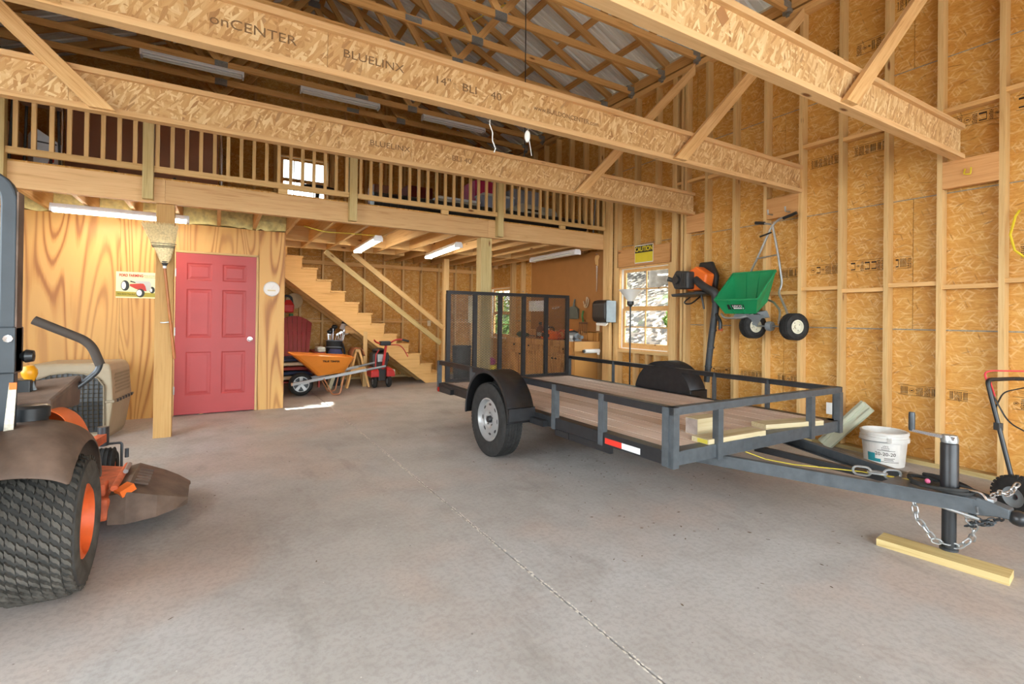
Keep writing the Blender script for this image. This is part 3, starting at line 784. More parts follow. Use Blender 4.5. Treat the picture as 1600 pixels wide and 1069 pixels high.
MB().box(-40, XR, YB+.05, 60, -.2, -.1).build('ground_back', 'leaf_litter')['kind'] = 'structure'
MB().box(-40, XL-.05, -14, YB+.05, -.2, -.1).build('ground_left', 'leaf_litter')['kind'] = 'structure'
MB().box(-40, 40, -50, -14, -.2, -.1).build('ground_front', 'leaf_litter')['kind'] = 'structure'
plain('bark', '#5d544c', .9, 0, .35, 9, .2, .5)
plain('leaf_green', '#5f7a34', .6, 0, .35, 5); plain('leaf_dark', '#34492a', .6, 0, .35, 5); plain('leaf_yellow', '#7e8a40', .6, 0, .3, 5)
def tree(name, label, x, y, z, h, r, crown, nl, lm, seed, cat='tree', group=None):
    rr = random.Random(seed); t = thing(name, label, cat, (x, y, z), group=group)
    if r: MB().tube([(0, 0, -.3), (.05*rr.uniform(-1, 1), 0, h*.4), (rr.uniform(-.3, .3), rr.uniform(-.3, .3), h)], [r*1.25, r, r*.6], 10).build('trunk', 'bark', t)
    m = MB()
    for i in range(nl):
        while True:
            p = V(rr.uniform(-1, 1), rr.uniform(-1, 1), rr.uniform(-1, 1))
            if p.length < 1: break
        c = V(crown[0])+V(p.x*crown[1][0], p.y*crown[1][1], p.z*crown[1][2]); a = V(rr.gauss(0, 1), rr.gauss(0, 1), rr.gauss(0, 1)).normalized(); b = a.orthogonal().normalized(); s = rr.uniform(.05, .11)
        e = a.cross(b); m.add([c-b*s*1.4, c+e*s*.6, c+b*s*1.4, c-e*s*.6], [(0, 1, 2, 3)])
    o = m.build('foliage', lm, t); o['kind'] = 'stuff'
gz = lambda x: -.1+max(0, (x-7.2))*.56
for i, (x, y, h, r, lm) in enumerate(((11.9, 11.0, 9, .26, 'leaf_green'), (14.7, 12.2, 9, .22, 'leaf_green'), (12.6, 14.6, 9, .2, 'leaf_yellow'), (16, 17, 10, .3, 'leaf_green'), (18, 13.4, 10, .28, 'leaf_dark'))):
    tree('woodland_tree', ('grey trunked tree on the leafy bank seen through the right window', 'slender tree beyond the first on the leafy bank', 'leaning tree high on the leafy bank outside', 'far tree on the crest of the leafy bank', 'dark leaved tree on the crest of the bank')[i], x, y, gz(x), h, r, ((0, 0, h*.55), (1.35, 1.35, h*.42)), 1600, lm, i, group='trees outside')
for i, (x, y, s, lm) in enumerate(((11.0, 12.6, .7, 'leaf_dark'), (12.2, 9.3, .7, 'leaf_dark'), (13.2, 12.8, .6, 'leaf_green'), (9.3, 8.0, .3, 'leaf_green'), (14.3, 10.4, .9, 'leaf_dark'), (10.6, 15, .9, 'leaf_yellow'), (8.2, 14.0, .8, 'leaf_green'), (9.3, 17.5, 1.0, 'leaf_yellow'))):
    tree('bush', 'leafy bush growing on the bank outside the windows', x, y, gz(x), 0, 0, ((0, 0, s*.6), (s, s, s*.7)), 700, lm, 60+i, 'bush', 'bushes on the bank')
# ================================================================ UTILITY TRAILER
plain('trailer_steel', '#4b5054', .45, .1, .22, 16, .5)
plain('trailer_dark', '#262628', .4, .1, .25, 16, .5)
plain('red_tape', '#d8392c', .35, 0, .05); plain('white_tape', '#dfe0e2', .3, 0, .04); plain('red_lens', '#a8231c', .25, 0, .08)
plain('rim_silver', '#a3a3a2', .35, .35, .05)
lumber('deck_wood', '#dcc8b8', '#cbb3a3', '#a08777', knots=False, rough=.75)
def lnk(m, c, d, n, L=.05, w=.03, r=.0045):
    """one chain link centred at c, long axis d, plane normal n"""
    d, n = V(d).normalized(), V(n); n = (n-d*n.dot(d)).normalized(); e = d.cross(n); h = L/2-w/2; pts = []
    for i in range(7): a = -pi/2+pi*i/6; pts.append(V(c)+d*(h+math.cos(a)*w/2)+e*math.sin(a)*w/2)
    for i in range(7): a = pi/2+pi*i/6; pts.append(V(c)+d*(-h+math.cos(a)*w/2)+e*math.sin(a)*w/2)
    m.tube(pts, r, 6, closed=True)
def chain(parent, pts, L=.05, w=.03, r=.0045, mat='chrome', name='chain_link'):
    P = [V(p) for p in pts]; seg = []; tot = 0
    for a, b in zip(P, P[1:]): seg.append((tot, a, b)); tot += (b-a).length
    step = L-2*r; k = 0; s = step/2
    while s < tot:
        for t0, a, b in seg:
            if t0 <= s <= t0+(b-a).length:
                d = (b-a).normalized(); c = a+d*(s-t0); up = V(0, 0, 1) if abs(d.z) < .8 else V(1, 0, 0)
                nn = up if k % 2 else d.cross(up)
                m = MB(); lnk(m, c, d, nn, L, w, r); m.build(name, mat, parent); break
        s += step; k += 1
def wheel(parent, c, R, W, rimR, out, rubber, rim, tread_rows, tread_n, name='wheel', dish=.05, holes=8, hubmat='black_paint'):
    """road wheel: tyre (> tread), rim (> hub, vents); axle along x, outer face towards out (+1/-1)"""
    h = W/2; o = out
    prof = [(rimR, -h*.82), (rimR+.015, -h*.9), (rimR+(R-rimR)*.5, -h), (R-.03, -h*.94), (R-.008, -h*.8), (R-.004, -h*.4), (R-.004, h*.4), (R-.008, h*.8), (R-.03, h*.94), (rimR+(R-rimR)*.5, h), (rimR+.015, h*.9), (rimR, h*.82), (rimR, -h*.82)]
    ty = MB().lathe(prof, c, (1, 0, 0), 56).build(name, rubber, parent)
    m = MB()
    for r in range(tread_rows):
        x0 = -h*.86+2*h*.86*r/tread_rows; x1 = x0+2*h*.86/tread_rows*.80
        for k in range(tread_n):
            a = 2*pi*(k+.5*(r % 2))/tread_n; da = 2*pi/tread_n*.40; sk = da*.5*(1 if r % 2 else -1); vs = []
            rr = R-.009 if r in (0, tread_rows-1) else R-.004
            for rad in (rr-.006, R if r not in (0, tread_rows-1) else R-.004):
                for (xx, aa) in ((x0, a-da-sk), (x1, a-da+sk), (x1, a+da+sk), (x0, a+da-sk)): vs.append((c[0]+xx, c[1]+rad*math.cos(aa), c[2]+rad*math.sin(aa)))
            m.add(vs, [(3, 2, 1, 0), (4, 5, 6, 7), (0, 1, 5, 4), (1, 2, 6, 5), (2, 3, 7, 6), (3, 0, 4, 7)])
    tr = m.build('tread', rubber, ty); tr['kind'] = 'stuff'
    pr = [(rimR+.004, o*h*.86), (rimR-.008, o*h*.9), (rimR-.014, o*h*.7), (rimR-.03, o*(h-dish)), (rimR*.72, o*(h-dish*.8)), (rimR*.42, o*(h-dish*.55)), (rimR*.3, o*(h-dish*.9)), (.0, o*(h-dish*.9))]
    if o > 0: pr = pr[::-1]
    rm = MB().lathe(pr, c, (1, 0, 0), 40).build('rim', rim, ty)
    m = MB().lathe([(0, o*(h-dish*.2)), (rimR*.13, o*(h-dish*.22)), (rimR*.16, o*(h-dish*.4)), (rimR*.17, o*(h-dish*.9))][::o], c, (1, 0, 0), 16); m.build('hub_cap', hubmat, rm)
    for i in range(holes):
        a = 2*pi*i/holes; rc = rimR*.70; e = V(0, math.cos(a), math.sin(a)); f = V(0, -math.sin(a), math.cos(a)); cc = V(c)+V(o*(h-dish*.77), 0, 0)+e*rc
        pts = [cc+e*.011*math.cos(t)+f*.022*math.sin(t) for t in [2*pi*j/12 for j in range(12)]]
        MB().prism(pts, (o*.002, 0, 0)).build('vent_hole_shade', 'black_paint', rm)  # solid black oval, the dark of a hole put into colour
    for i in range(5):
        a = 2*pi*i/5+.3; rc = rimR*.30; MB().lathe([(0, .014*o), (.008, .013*o), (.009, 0)][::o], V(c)+V(o*(h-dish*.9), rc*math.cos(a), rc*math.sin(a)), (1, 0, 0), 6).build('lug_nut', 'chrome', rm)
    return ty

def trailer():
    t = thing('utility_trailer', 'black steel utility trailer with wooden deck and mesh ramp gate', 'trailer', (3.46, 2.14, 0), (0, 0, math.radians(.7)))
    HW, L, zb, zd, zr = 1.035, 3.66, .37, .455, .74
    A = .05
    def angle(name, p, q, dirs, mat='trailer_dark', par=t, w=A, th=.006):
        """angle iron from p to q with two flanges along dirs"""
        p, q = V(p), V(q); a, b = V(dirs[0]), V(dirs[1]); m = MB()
        m.prism([p, p+a*w, p+a*w+b*th, p+a*th+b*th, p+a*th+b*w, p+b*w], q-p)
        return m.build(name, mat, par)
    # bed frame
    for s in (-1, 1): angle('side_frame', (s*HW, 0, zd+.005), (s*HW, L, zd+.005), ((0, 0, -1), (-s, 0, 0)), 'trailer_dark', w=.088)
    angle('front_frame', (-HW, 0, zd+.005), (HW, 0, zd+.005), ((0, 0, -1), (0, 1, 0)), 'trailer_steel', w=.088)
    angle('rear_frame', (-HW, L, zd+.005), (HW, L, zd+.005), ((0, 0, -1), (0, -1, 0)), w=.088)
    for y in (.45, .95, 1.45, 1.93, 2.45, 2.95): angle('cross_member', (-HW+.01, y, zb+.05), (HW-.01, y, zb+.05), ((0, 0, -1), (0, 1, 0)))
    n = 11; pw = (2*HW-.02)/n
    for i in range(n):
        x = -HW+.01+pw*(i+.5); beam('deck_plank', (x, .008, zd-.014), (x, L-.01, zd-.014), pw-.013, .034, 'deck_wood', t)
    # rails and stanchions
    for s in (-1, 1):
        angle('top_rail', (s*HW, -.01, zr), (s*HW, L+.02, zr), ((-s, 0, 0), (0, 0, -1)), 'trailer_dark', w=.052)
        for y, lean in ((.02, 0), (.62, 0), (1.20, -.03), (2.72, 0), (3.63, 0)):
            front = (y < .1)
            m = MB(); z0 = zb-.005; x = s*(HW+.003)
            m.box(min(x, x+s*.006), max(x, x+s*.006), y, y+.05, z0, zr-.004); m.box(min(x-s*.04, x), max(x-s*.04, x), y, y+.006, zd if not front else z0, zr-.006)
            m.build('stanchion', 'trailer_steel' if s < 0 else 'trailer_steel', t)
    angle('front_rail', (-HW, -.008, zr), (HW, -.008, zr), ((0, 0, -1), (0, 1, 0)), 'trailer_steel', w=.05)
    for x in (-HW+.0, -.60, .55, HW-.052):
        MB().box(x, x+.052, -.016, -.009, zb-.01, zr-.045).box(x, x+.006, -.009, .03, zb-.01, zr-.05).build('stanchion', 'trailer_steel', t)
    # reflective tape on the near side
    MB().box(-HW-.0025, -HW, .26, .43, .385, .425).build('reflective_tape', 'white_tape', t)
    MB().box(-HW-.0025, -HW, .43, .60, .385, .425).build('reflective_tape', 'red_tape', t)
    # A-frame tongue
    zt = .325
    for s in (-1, 1):
        p, q = V(s*.60, .30, zt), V(s*.045, -1.16, zt); d = (q-p).normalized(); r = V(d.y, -d.x, 0)*(1 if s < 0 else -1)
        m = MB(); hh = .038
        # channel section, open to the inside
        inn = V(-d.y, d.x, 0); inn = inn if inn.x*s < 0 else -inn
        sec = lambda c: [c+V(0, 0, hh), c+V(0, 0, -hh), c+inn*.045+V(0, 0, -hh), c+inn*.045+V(0, 0, -hh+.006), c+inn*.006+V(0, 0, -hh+.006), c+inn*.006+V(0, 0, hh-.006), c+inn*.045+V(0, 0, hh-.006), c+inn*.045+V(0, 0, hh)]
        m.loft([sec(p), sec(q)]); m.build('tongue_leg', 'trailer_steel', t)
    angle('tongue_tie', (-.02, .1, zt+.03), (.03, -.92, zt+.03), ((0, 0, -1), (1, 0, 0)), w=.04)
    # tongue plates, coupler with ball socket, latch
    MB().prism([(-.20, -.78, zt+.039), (.20, -.78, zt+.039), (.075, -1.16, zt+.039), (-.075, -1.16, zt+.039)], (0, 0, .006)).build('jack_plate', 'trailer_steel', t)
    m = MB(); c0 = lambda y, w, h0, h1: [(-w, y, h0), (w, y, h0), (w, y, h1), (-w, y, h1)]
    m.loft([c0(-.95, .07, zt-.045, zt+.047), c0(-1.16, .05, zt-.045, zt+.047), c0(-1.24, .038, zt-.03, zt+.03), c0(-1.28, .035, zt-.03, zt+.02)]); cp = m.build('coupler', 'trailer_steel', t, bevel=.006)
    MB().ball((0, -1.305, zt-.02), (.042, .042, .038), 16, 10).build('ball_socket', 'black_paint', cp)
    MB().tube(fillet([(-.02, -1.20, zt+.02), (-.02, -1.17, zt+.07), (-.01, -1.08, zt+.065)], .02), .008, 8).build('latch_lever', 'chrome', cp)
    MB().cbox((0, -1.20, zt+.035), (.05, .035, .03)).build('latch', 'galv', cp)
    MB().tube([(-.055, -1.16, zt), (-.10, -1.175, zt-.02)], .006, 6).build('latch_pin', 'galv', cp)
    MB().tube([(-.085, -1.01, zt-.035), (-.055, -1.17, zt-.06)], .009, 8).build('safety_pin', 'galv', cp)
    # jack
    j = MB().lathe([(0, .04), (.032, .04), (.032, .30), (.0, .30)], (0, -1.03, 0), (0, 0, 1), 20).build('jack_leg', 'black_paint', t)
    MB().lathe([(.040, zt-.05), (.040, .62), (.036, .626), (.0, .626)], (0, -1.03, 0), (0, 0, 1), 24).build('jack_tube', 'trailer_dark', j)
    MB().lathe([(0, .626), (.038, .628), (.040, .645), (.034, .668), (0, .672)], (0, -1.03, 0), (0, 0, 1), 16).build('jack_gearbox', 'galv', j)
    h = MB().bar((-.01, -1.06, .655), (.0, -.85, .662), .05, .02, w2=.022, h2=.014).build('crank_arm', 'chrome', j)
    MB().lathe([(0, .66), (.014, .66), (.016, .67), (.016, .75), (.014, .765), (0, .766)], (0.0, -.858, 0), (0, 0, 1), 14).build('crank_handle', 'steel_dark', h)
    MB().lathe([(0, .04), (.042, .04), (.042, .05), (.033, .055)], (0, -1.03, 0), (0, 0, 1), 16).build('jack_foot', 'steel_dark', j)
    # safety chains and wiring
    chain(t, [(-.09, -.90, zt-.03), (-.105, -.92, .20), (-.06, -.99, .085), (.0, -1.075, .07), (.06, -1.11, .12), (.03, -1.13, .20), (.0, -1.08, .26)], .046, .026, .0042, 'galv')
    chain(t, [(.03, -1.10, .275), (.02, -1.17, .22), (.05, -1.2, .235), (.03, -1.10, .19), (.0, -1.15, .235), (.05, -1.22, .26), (.03, -1.24, .28)], .034, .022, .004, 'steel_dark')
    chain(t, [(.0, -1.20, zt+.06), (.06, -1.22, zt+.075), (.12, -1.24, zt+.06), (.16, -1.26, zt+.11)], .034, .022, .004)
    chain(t, [(-.09, -.60, zt+.05), (-.03, -.74, zt+.055), (.04, -.80, zt+.055)], .09, .05, .007, 'galv', 'hook_link')
    pts = []
    for i in range(44):
        a = i/43*2*pi*1.75; pts.append((-.005+(.125+.012*math.sin(2.3*a))*math.cos(a+2.4), -.985+(.135+.012*math.sin(1.7*a))*math.sin(a+2.4), zt+.060+.012*math.sin(a*1.3)+.006*i/43))
    pts += [(.02, -1.1, zt+.07), (.015, -1.2, zt+.05)]
    MB().tube(pts, .0095, 8).build('wiring_harness', 'rubber', t)
    plain('wire_yellow', '#d9c84a', .5)
    MB().tube([(-.25, .02, zb-.01), (-.2, -.10, .33), (-.12, -.25, .32), (-.05, -.40, .33), (-.0, -.6, .35), (.0, -.85, .37)], .0035, 6).build('wire', 'wire_yellow', t)
    plain('pink', '#c25a7d', .5); MB().ball((-.05, -.95, zt+.075), .014, 8, 6).build('plug_tip', 'pink', t)
    # axle, wheels, fenders
    ya = 1.93
    MB().bar((-1.1, ya, .33), (1.1, ya, .33), .05, .05).build('axle', 'trailer_dark', t)
    for s in (-1, 1): MB().bar((s*(HW-.08), ya-.35, .40), (s*(HW-.08), ya+.35, .40), .05, .03).build('leaf_spring', 'trailer_dark', t)
    for s in (-1, 1):
        wheel(t, (s*(1.1875), ya, .34), .34, .20, .195, s, 'rubber', 'rim_silver', 6, 62)
        m = MB(); R0 = .42; zc = .375; xo, xi = s*1.30, s*HW
        pr = [(ya+.42, zc-.03)]+[(ya+R0*math.cos(a), zc+R0*math.sin(a)) for a in [pi*i/24 for i in range(25)]]
        outer = [(xo, y, z) for y, z in pr]; inner = [(xi, y, z) for y, z in pr]
        lip = [(xo, ya+(y-ya)*.94, zc+(z-zc)*.94) for y, z in pr]
        m.loft([lip, outer, inner], False, False); m.smooth = True
        fd = m.build('fender', 'trailer_dark', t, solid=.005)
        MB().box(min(xo, xi), max(xo, xi), ya-.425, ya-.419, zc+.02, zc+.13).box(min(xo, xi), max(xo, xi), ya-.425, ya-.38, zc+.124, zc+.13).build('fender_step', 'trailer_dark', fd)
        # inner skirt of the wheel well
        MB().prism([(xi+s*.004, y, z) for y, z in pr], (s*.004, 0, 0)).build('fender_skirt', 'trailer_dark', fd)
        MB().box(s*HW-.05 if s < 0 else s*HW, s*HW if s < 0 else s*HW+.05, ya-.62, ya-.4, zb-.0, zb+.05).build('fender_bracket', 'trailer_dark', fd)
        # tail light cluster
        MB().cbox((s*(HW-.0+.02), 3.36, .40), (.045, .32, .06)).build('light_bracket', 'trailer_dark', t)
        MB().cbox((s*(HW+.015), 3.56, .395), (.05, .05, .055)).build('tail_light', 'red_lens', t)
    MB().box(-HW-.006, -HW+.03, 1.02, 1.2, zb-.045, zb+.0).build('frame_gusset', 'trailer_dark', t)
    MB().box(-HW+.0, -HW+.03, .55, 1.2, zb-.05, zb+.0).build('frame_gusset', 'trailer_dark', t)
    # ramp gate of expanded metal, standing up at the rear
    gy = 3.60; gx0, gx1, gz0, gz1 = -.96, .955, .47, 1.615
    gt = MB().box(gx0, gx1, gy-.02, gy+.02, gz1-.042, gz1).build('ramp_gate', 'trailer_dark', t)
    MB().box(gx0, gx1, gy-.02, gy+.02, gz0, gz0+.035).build('gate_bottom_bar', 'trailer_dark', gt)
    for i in range(6):
        x = gx0+.022+(gx1-gx0-.044)*i/5; MB().box(x-.026, x+.026, gy-.02, gy+.02, gz0+.03, gz1-.04).build('gate_upright', 'trailer_dark', gt)
    m = MB(); cw, ch = .046, .0108; nx = int((gx1-gx0)/cw*2); nz = int((gz1-gz0-.04)/ch)
    th = .0052; x0 = gx0+.01
    for k in range(nz):
        z = gz0+.03+k*ch; ph = k % 2
        line = [(x0+i*cw/2, z+(ch*.5 if (i+ph) % 2 else -ch*.5)) for i in range(nx+1)]
        vs = []; fs = []
        for i, (x, zz) in enumerate(line): vs += [(x, gy-.003, zz-th/2), (x, gy+.003, zz-th/2), (x, gy+.003, zz+th/2), (x, gy-.003, zz+th/2)]
        for i in range(nx):
            a, b = 4*i, 4*i+4; fs += [(a, b, b+1, a+1), (a+1, b+1, b+2, a+2), (a+2, b+2, b+3, a+3), (a+3, b+3, b, a)]
        m.add(vs, fs)
    o = m.build('expanded_metal', 'trailer_dark', gt); o['kind'] = 'stuff'
    for s in (-1, 1): MB().tube([(s*HW, gy, zr-.03), (s*.94, gy, zr-.03)], .012, 8).build('gate_latch_pin', 'trailer_dark', gt)
    return t
trailer()
def board(name, label, p, q, w, h, mat, up=(0, 0, 1), cat='board', group=None):
    b = beam(name, p, q, w, h, mat, None, up); tag(b, label, cat, group); return b
board('lumber_board', 'short thick wooden plank lying on the floor under the trailer jack', (3.345, 1.385, .0195), (3.415, .845, .0195), .135, .039, 'lumber_green')
plain('end_grain', '#a2938a', .8, 0, .25, 14)
m = MB().box(2.97, 3.06, 2.35, 2.46, .456, .575).box(3.06, 3.25, 2.35, 2.46, .456, .575); m.m = [0, 0, 0, 0, 0, 0]*2
tag(MB().box(2.96, 3.22, 2.36, 2.47, .457, .575).build('timber_block', 'lumber_grey', None, loc=(2.96, 2.36, .457), bevel=.003), 'weathered square timber offcut standing on the trailer deck', 'wood block')
tb = bpy.data.objects['timber_block']; MB().box(-.0015, 0, .004, .106, .004, .114).build('end_grain_face', 'end_grain', tb)
b1 = board('deck_board', 'pale treated board with yellow end tag at the front of the trailer deck', (2.80, 2.215, .474), (3.42, 2.205, .474), .135, .036, 'lumber_grey')
MB().box(-.0015, 0, -.06, .02, -.012, .014).build('end_tag', 'wire_yellow', b1)
board('deck_board', 'pale board on the trailer deck near its far front corner', (3.60, 2.31, .476), (4.18, 2.19, .476), .14, .038, 'lumber_grey')

# ================================================================ RIDE-ON MOWER
def mower():
    t = thing('ride_on_mower', 'orange and grey zero-turn ride-on mower with roll bar and side chute', 'mower', (-1.12, 3.03, 0))
    R, W = .305, .30; xo = .62                               # outer face of the rear tyre at world x = -.5
    for s in (-1, 1):
        c = (s*(xo-W/2), 0, R); h = W/2
        prof = [(.15, -h*.72), (.165, -h*.85), (.23, -h), (.275, -h*.93), (.292, -h*.75), (.299, -h*.4), (.300, 0), (.299, h*.4), (.292, h*.75), (.275, h*.93), (.23, h), (.165, h*.85), (.15, h*.72), (.15, -h*.72)]
        ml = MB().lathe(prof, c, (1, 0, 0), 64); ml.m = [1 if 3 <= (i % 13) <= 8 else 0 for i in range(len(ml.f))]; ty = ml.build('rear_wheel', ['rubber_brown', 'rubber_mid'], t)
        m = MB(); rows, n = 8, 40
        for r in range(rows):
            x0 = -h*.90+2*h*.90*r/rows; wd = 2*h*.90/rows; edge = abs((r+.5)/rows-.5)*2
            rr = .300-.018*max(0, edge-.55)/.45
            for k in range(n):
                a = 2*pi*(k+.5*(r % 2))/n; da = 2*pi/n*.36; xm = x0+wd*.5; vs = []
                # S-shaped turf bar made of three slanting pieces
                pl = [(x0+wd*.04, a-da*1.1), (xm-wd*.12, a-da*.1), (xm+wd*.12, a+da*.1), (x0+wd*.96, a+da*1.1)]
                for rad in (rr-.004, rr+.013):
                    for (xx, aa) in pl: vs.append((c[0]+xx, rad*math.cos(aa-da*.60), c[2]+rad*math.sin(aa-da*.60)))
                    for (xx, aa) in pl: vs.append((c[0]+xx, rad*math.cos(aa+da*.60), c[2]+rad*math.sin(aa+da*.60)))
                fs = [(8+i, 9+i, 13+i, 12+i) for i in range(3)]+[(i, i+1, 9+i, 8+i) for i in range(3)]+[(4+i+1, 4+i, 12+i, 13+i) for i in range(3)]+[(0, 8, 12, 4), (3, 7, 15, 11)]
                m.add(vs, fs)
        o = m.build('turf_tread', 'rubber_brown', ty); o['kind'] = 'stuff'
        pr = [(.168, s*h*.86), (.150, s*h*.92), (.145, s*h*.8), (.13, s*h*.35), (.11, s*h*.2), (.05, s*h*.2), (.045, s*h*.4), (0, s*h*.4)]
        MB().lathe(pr if s < 0 else pr[::-1], c, (1, 0, 0), 40).build('wheel_rim', 'orange_wheel', ty)
    # front caster wheels with fork frames
    for s in (-1, 1):
        c = (s*.405, 1.66, .14); h = .085
        prof = [(.06, -h*.9), (.10, -h), (.13, -h*.8), (.138, -h*.3), (.138, h*.3), (.13, h*.8), (.10, h), (.06, h*.9), (.06, -h*.9)]
        w = MB().lathe(prof, c, (1, 0, 0), 28).build('caster_wheel', 'rubber', t)
        for i in range(6):
            x = c[0]-h*.75+h*1.5*i/5; MB().lathe([(.136, -.005), (.142, -.003), (.142, .003), (.136, .005)], (x, c[1], c[2]), (1, 0, 0), 28).build('tyre_rib', 'rubber', w)
        MB().lathe([(.062, -h*.8), (.03, -h*.5), (.03, h*.5), (.062, h*.8)], c, (1, 0, 0), 16).build('caster_rim', 'orange_wheel', w)
        MB().tube(fillet([(c[0]-.11, c[1], .13), (c[0]-.11, c[1]+.01, .31), (c[0]+.11, c[1]+.01, .31), (c[0]+.11, c[1], .13)], .02), .009, 8).build('caster_fork', 'steel_dark', t)
        MB().lathe([(0, .30), (.035, .30), (.035, .44), (0, .44)], (c[0], c[1]+.01, 0), (0, 0, 1), 14).build('caster_pivot', 'steel_dark', t)
        MB().bar((s*.30, 1.0, .36), (c[0], c[1], .36), .06, .06, w2=.05).build('front_arm', 'orange_dirty', t)
    # cutting deck and discharge chute
    m = MB().prism([(-.62, .55, .10), (.60, .55, .10), (.66, .80, .10), (.62, 1.25, .10), (.3, 1.48, .10), (-.3, 1.48, .10), (-.66, 1.1, .10)], (0, 0, .13)); m.build('cutting_deck', 'orange_dirty', t, bevel=.02)
    MB().box(.28, .58, .60, .72, .23, .30).build('deck_cover', 'orange_dirty', t, bevel=.01)
    m = MB(); rings = []
    for (x, y0, y1, z0, z1) in ((.60, .54, 1.20, .085, .25), (.68, .52, 1.22, .08, .265), (.82, .58, 1.20, .075, .205), (.90, .64, 1.17, .08, .165), (.97, .70, 1.12, .085, .125)):
        rings.append([(x, y0, z0), (x, y0+.05, z1-.02), (x, (y0+y1)/2, z1), (x, y1-.04, z1-.01), (x, y1, z0)])
    m.loft(rings, False, False); ch = m.build('discharge_chute', 'dirty_plastic', t, solid=.012)
    for i in range(6): MB().bar((.70, .72+.06*i, .262), (.77, .72+.06*i, .238), .02, .012).build('chute_rib', 'dirty_plastic', ch)
    MB().tube([(.62, .60, .27), (.62, 1.1, .275)], .018, 10).build('chute_hinge', 'orange_dirty', ch)
    MB().tube([(.64, .86, .295), (.64, 1.02, .30)], .014, 8).build('hinge_spring', 'galv', ch)
    MB().bar((.64, .58, .24), (.70, .62, .27), .07, .04).build('hinge_bracket', 'orange_plastic', ch)
    MB().tube([(.52, .48, .12), (.52, .48, .24)], .022, 10).build('deck_roller', 'orange_dirty', t)
    MB().lathe([(0, .3), (.012, .3), (.012, .36), (0, .36)], (.60, 1.22, 0), (0, 0, 1), 8).build('deck_pin', 'steel_dark', t)
    # frame and body
    MB().box(-.36, .36, -.35, 1.25, .26, .42).build('chassis', 'black_paint', t, bevel=.02)
    MB().box(-.33, .33, -.55, -.05, .42, .82).build('engine_cover', 'dark_plastic', t, bevel=.04)
    # fender pods over the rear wheels
    for s in (-1, 1):
        rings = []
        for (x, dz, k) in ((.24, .02, .98), (.36, .06, 1.0), (.48, .05, 1.0), (.57, .0, .97), (.60, -.06, .93)):
            rings.append([(s*x, .42*k, .40+dz*.3), (s*x, .38*k, .55+dz), (s*x, .27*k, .67+dz), (s*x, .10, .73+dz), (s*x, -.06, .735+dz), (s*x, -.20*k, .70+dz), (s*x, -.29*k, .64+dz*.8), (s*x, -.33*k, .585+dz*.6)])
        m = MB(); m.loft(rings if s > 0 else rings[::-1], False, False); m.smooth = True; m.build('rear_fender', 'dirty_plastic', t, solid=.012, sub=2)
        # orange side body ahead of the fender
        rings = []
        for (x, dz) in ((.20, .09), (.34, .10), (.45, .08), (.505, .03), (.525, -.08)):
            rings.append([(s*x, .10, .74+dz), (s*x, .32, .73+dz), (s*x, .48, .68+dz), (s*x, .60, .58+dz*.7), (s*x, .64, .42+dz*.5), (s*x, .64, .32)])
        m = MB(); m.loft(rings if s > 0 else rings[::-1], False, False); m.smooth = True; m.build('side_cowl', 'orange_plastic', t, solid=.01, sub=2)
        # dark console on top
        MB().loft([[(s*.20, .15, .80), (s*.44, .15, .80), (s*.44, .15, .86), (s*.20, .15, .86)], [(s*.20, .62, .76), (s*.46, .62, .76), (s*.46, .66, .93), (s*.20, .66, .90)]]).build('console', 'dirty_plastic', t, bevel=.015)
        # fuel cap
        MB().lathe([(.064, .72), (.064, .80), (.070, .80), (.072, .845), (.060, .855), (0, .855)], (s*.385, .06, 0), (0, 0, 1), 24).build('fuel_cap', 'black_paint', t)
        # lap bar with rubber grip
        MB().tube(fillet([(s*.36, .55, .80), (s*.47, .60, .88), (s*.535, .62, .95), (s*.545, .62, 1.0)], .05), .016, 10).build('lap_bar', 'steel_dark', t)
        MB().tube(fillet([(s*.545, .62, .985), (s*.50, .62, 1.115), (s*.26, .62, 1.24)], .06, 8), .024, 12).build('lap_bar_grip', 'dark_rubber', t)
    # throttle with orange knob
    MB().tube([(.33, .42, .84), (.30, .42, .93)], .01, 8).build('throttle_lever', 'grey_plastic', t)
    MB().lathe([(0, 0), (.016, .003), (.032, .035), (.033, .06), (.02, .082), (0, .086)], (.30, .42, .925), (-.12, 0, 1), 16).build('throttle_knob', 'amber_knob', t)
    MB().cbox((.25, .42, .89), (.12, .10, .1)).build('control_box', 'black_paint', t, bevel=.006)
    # seat
    MB().loft([[(-.24, .02, .70), (.2, .02, .70), (.2, .02, .80), (-.24, .02, .80)], [(-.26, .45, .70), (.22, .45, .70), (.22, .45, .82), (-.26, .45, .82)]]).build('seat', 'black_paint', t, bevel=.04)
    MB().loft([[(-.24, .02, .78), (.2, .02, .78), (.2, -.08, .78), (-.24, -.08, .78)], [(-.22, -.06, 1.18), (.17, -.06, 1.18), (.17, -.13, 1.18), (-.22, -.13, 1.18)]]).build('seat_back', 'black_paint', t, bevel=.04)
    # roll bar
    rp = fillet([(.33, -.06, .34), (.345, -.08, .92), (.345, -.08, 1.87), (-.345, -.08, 1.87), (-.345, -.08, .92), (-.33, -.06, .34)], .12, 8)
    m = MB(); rings = []
    for i, p in enumerate(rp):
        a = rp[max(i-1, 0)]; b = rp[min(i+1, len(rp)-1)]; d = (V(b)-V(a)).normalized(); e = V(0, 1, 0); f = d.cross(e).normalized(); w = .027
        rings.append([p+e*w+f*w, p-e*w+f*w, p-e*w-f*w, p+e*w-f*w])
    m.loft(rings); rb = m.build('roll_bar', 'rops_steel', t, bevel=.008)
    MB().box(.373, .379, -.115, -.045, 1.02, 1.80).build('side_plate', 'dirty_plastic', rb)
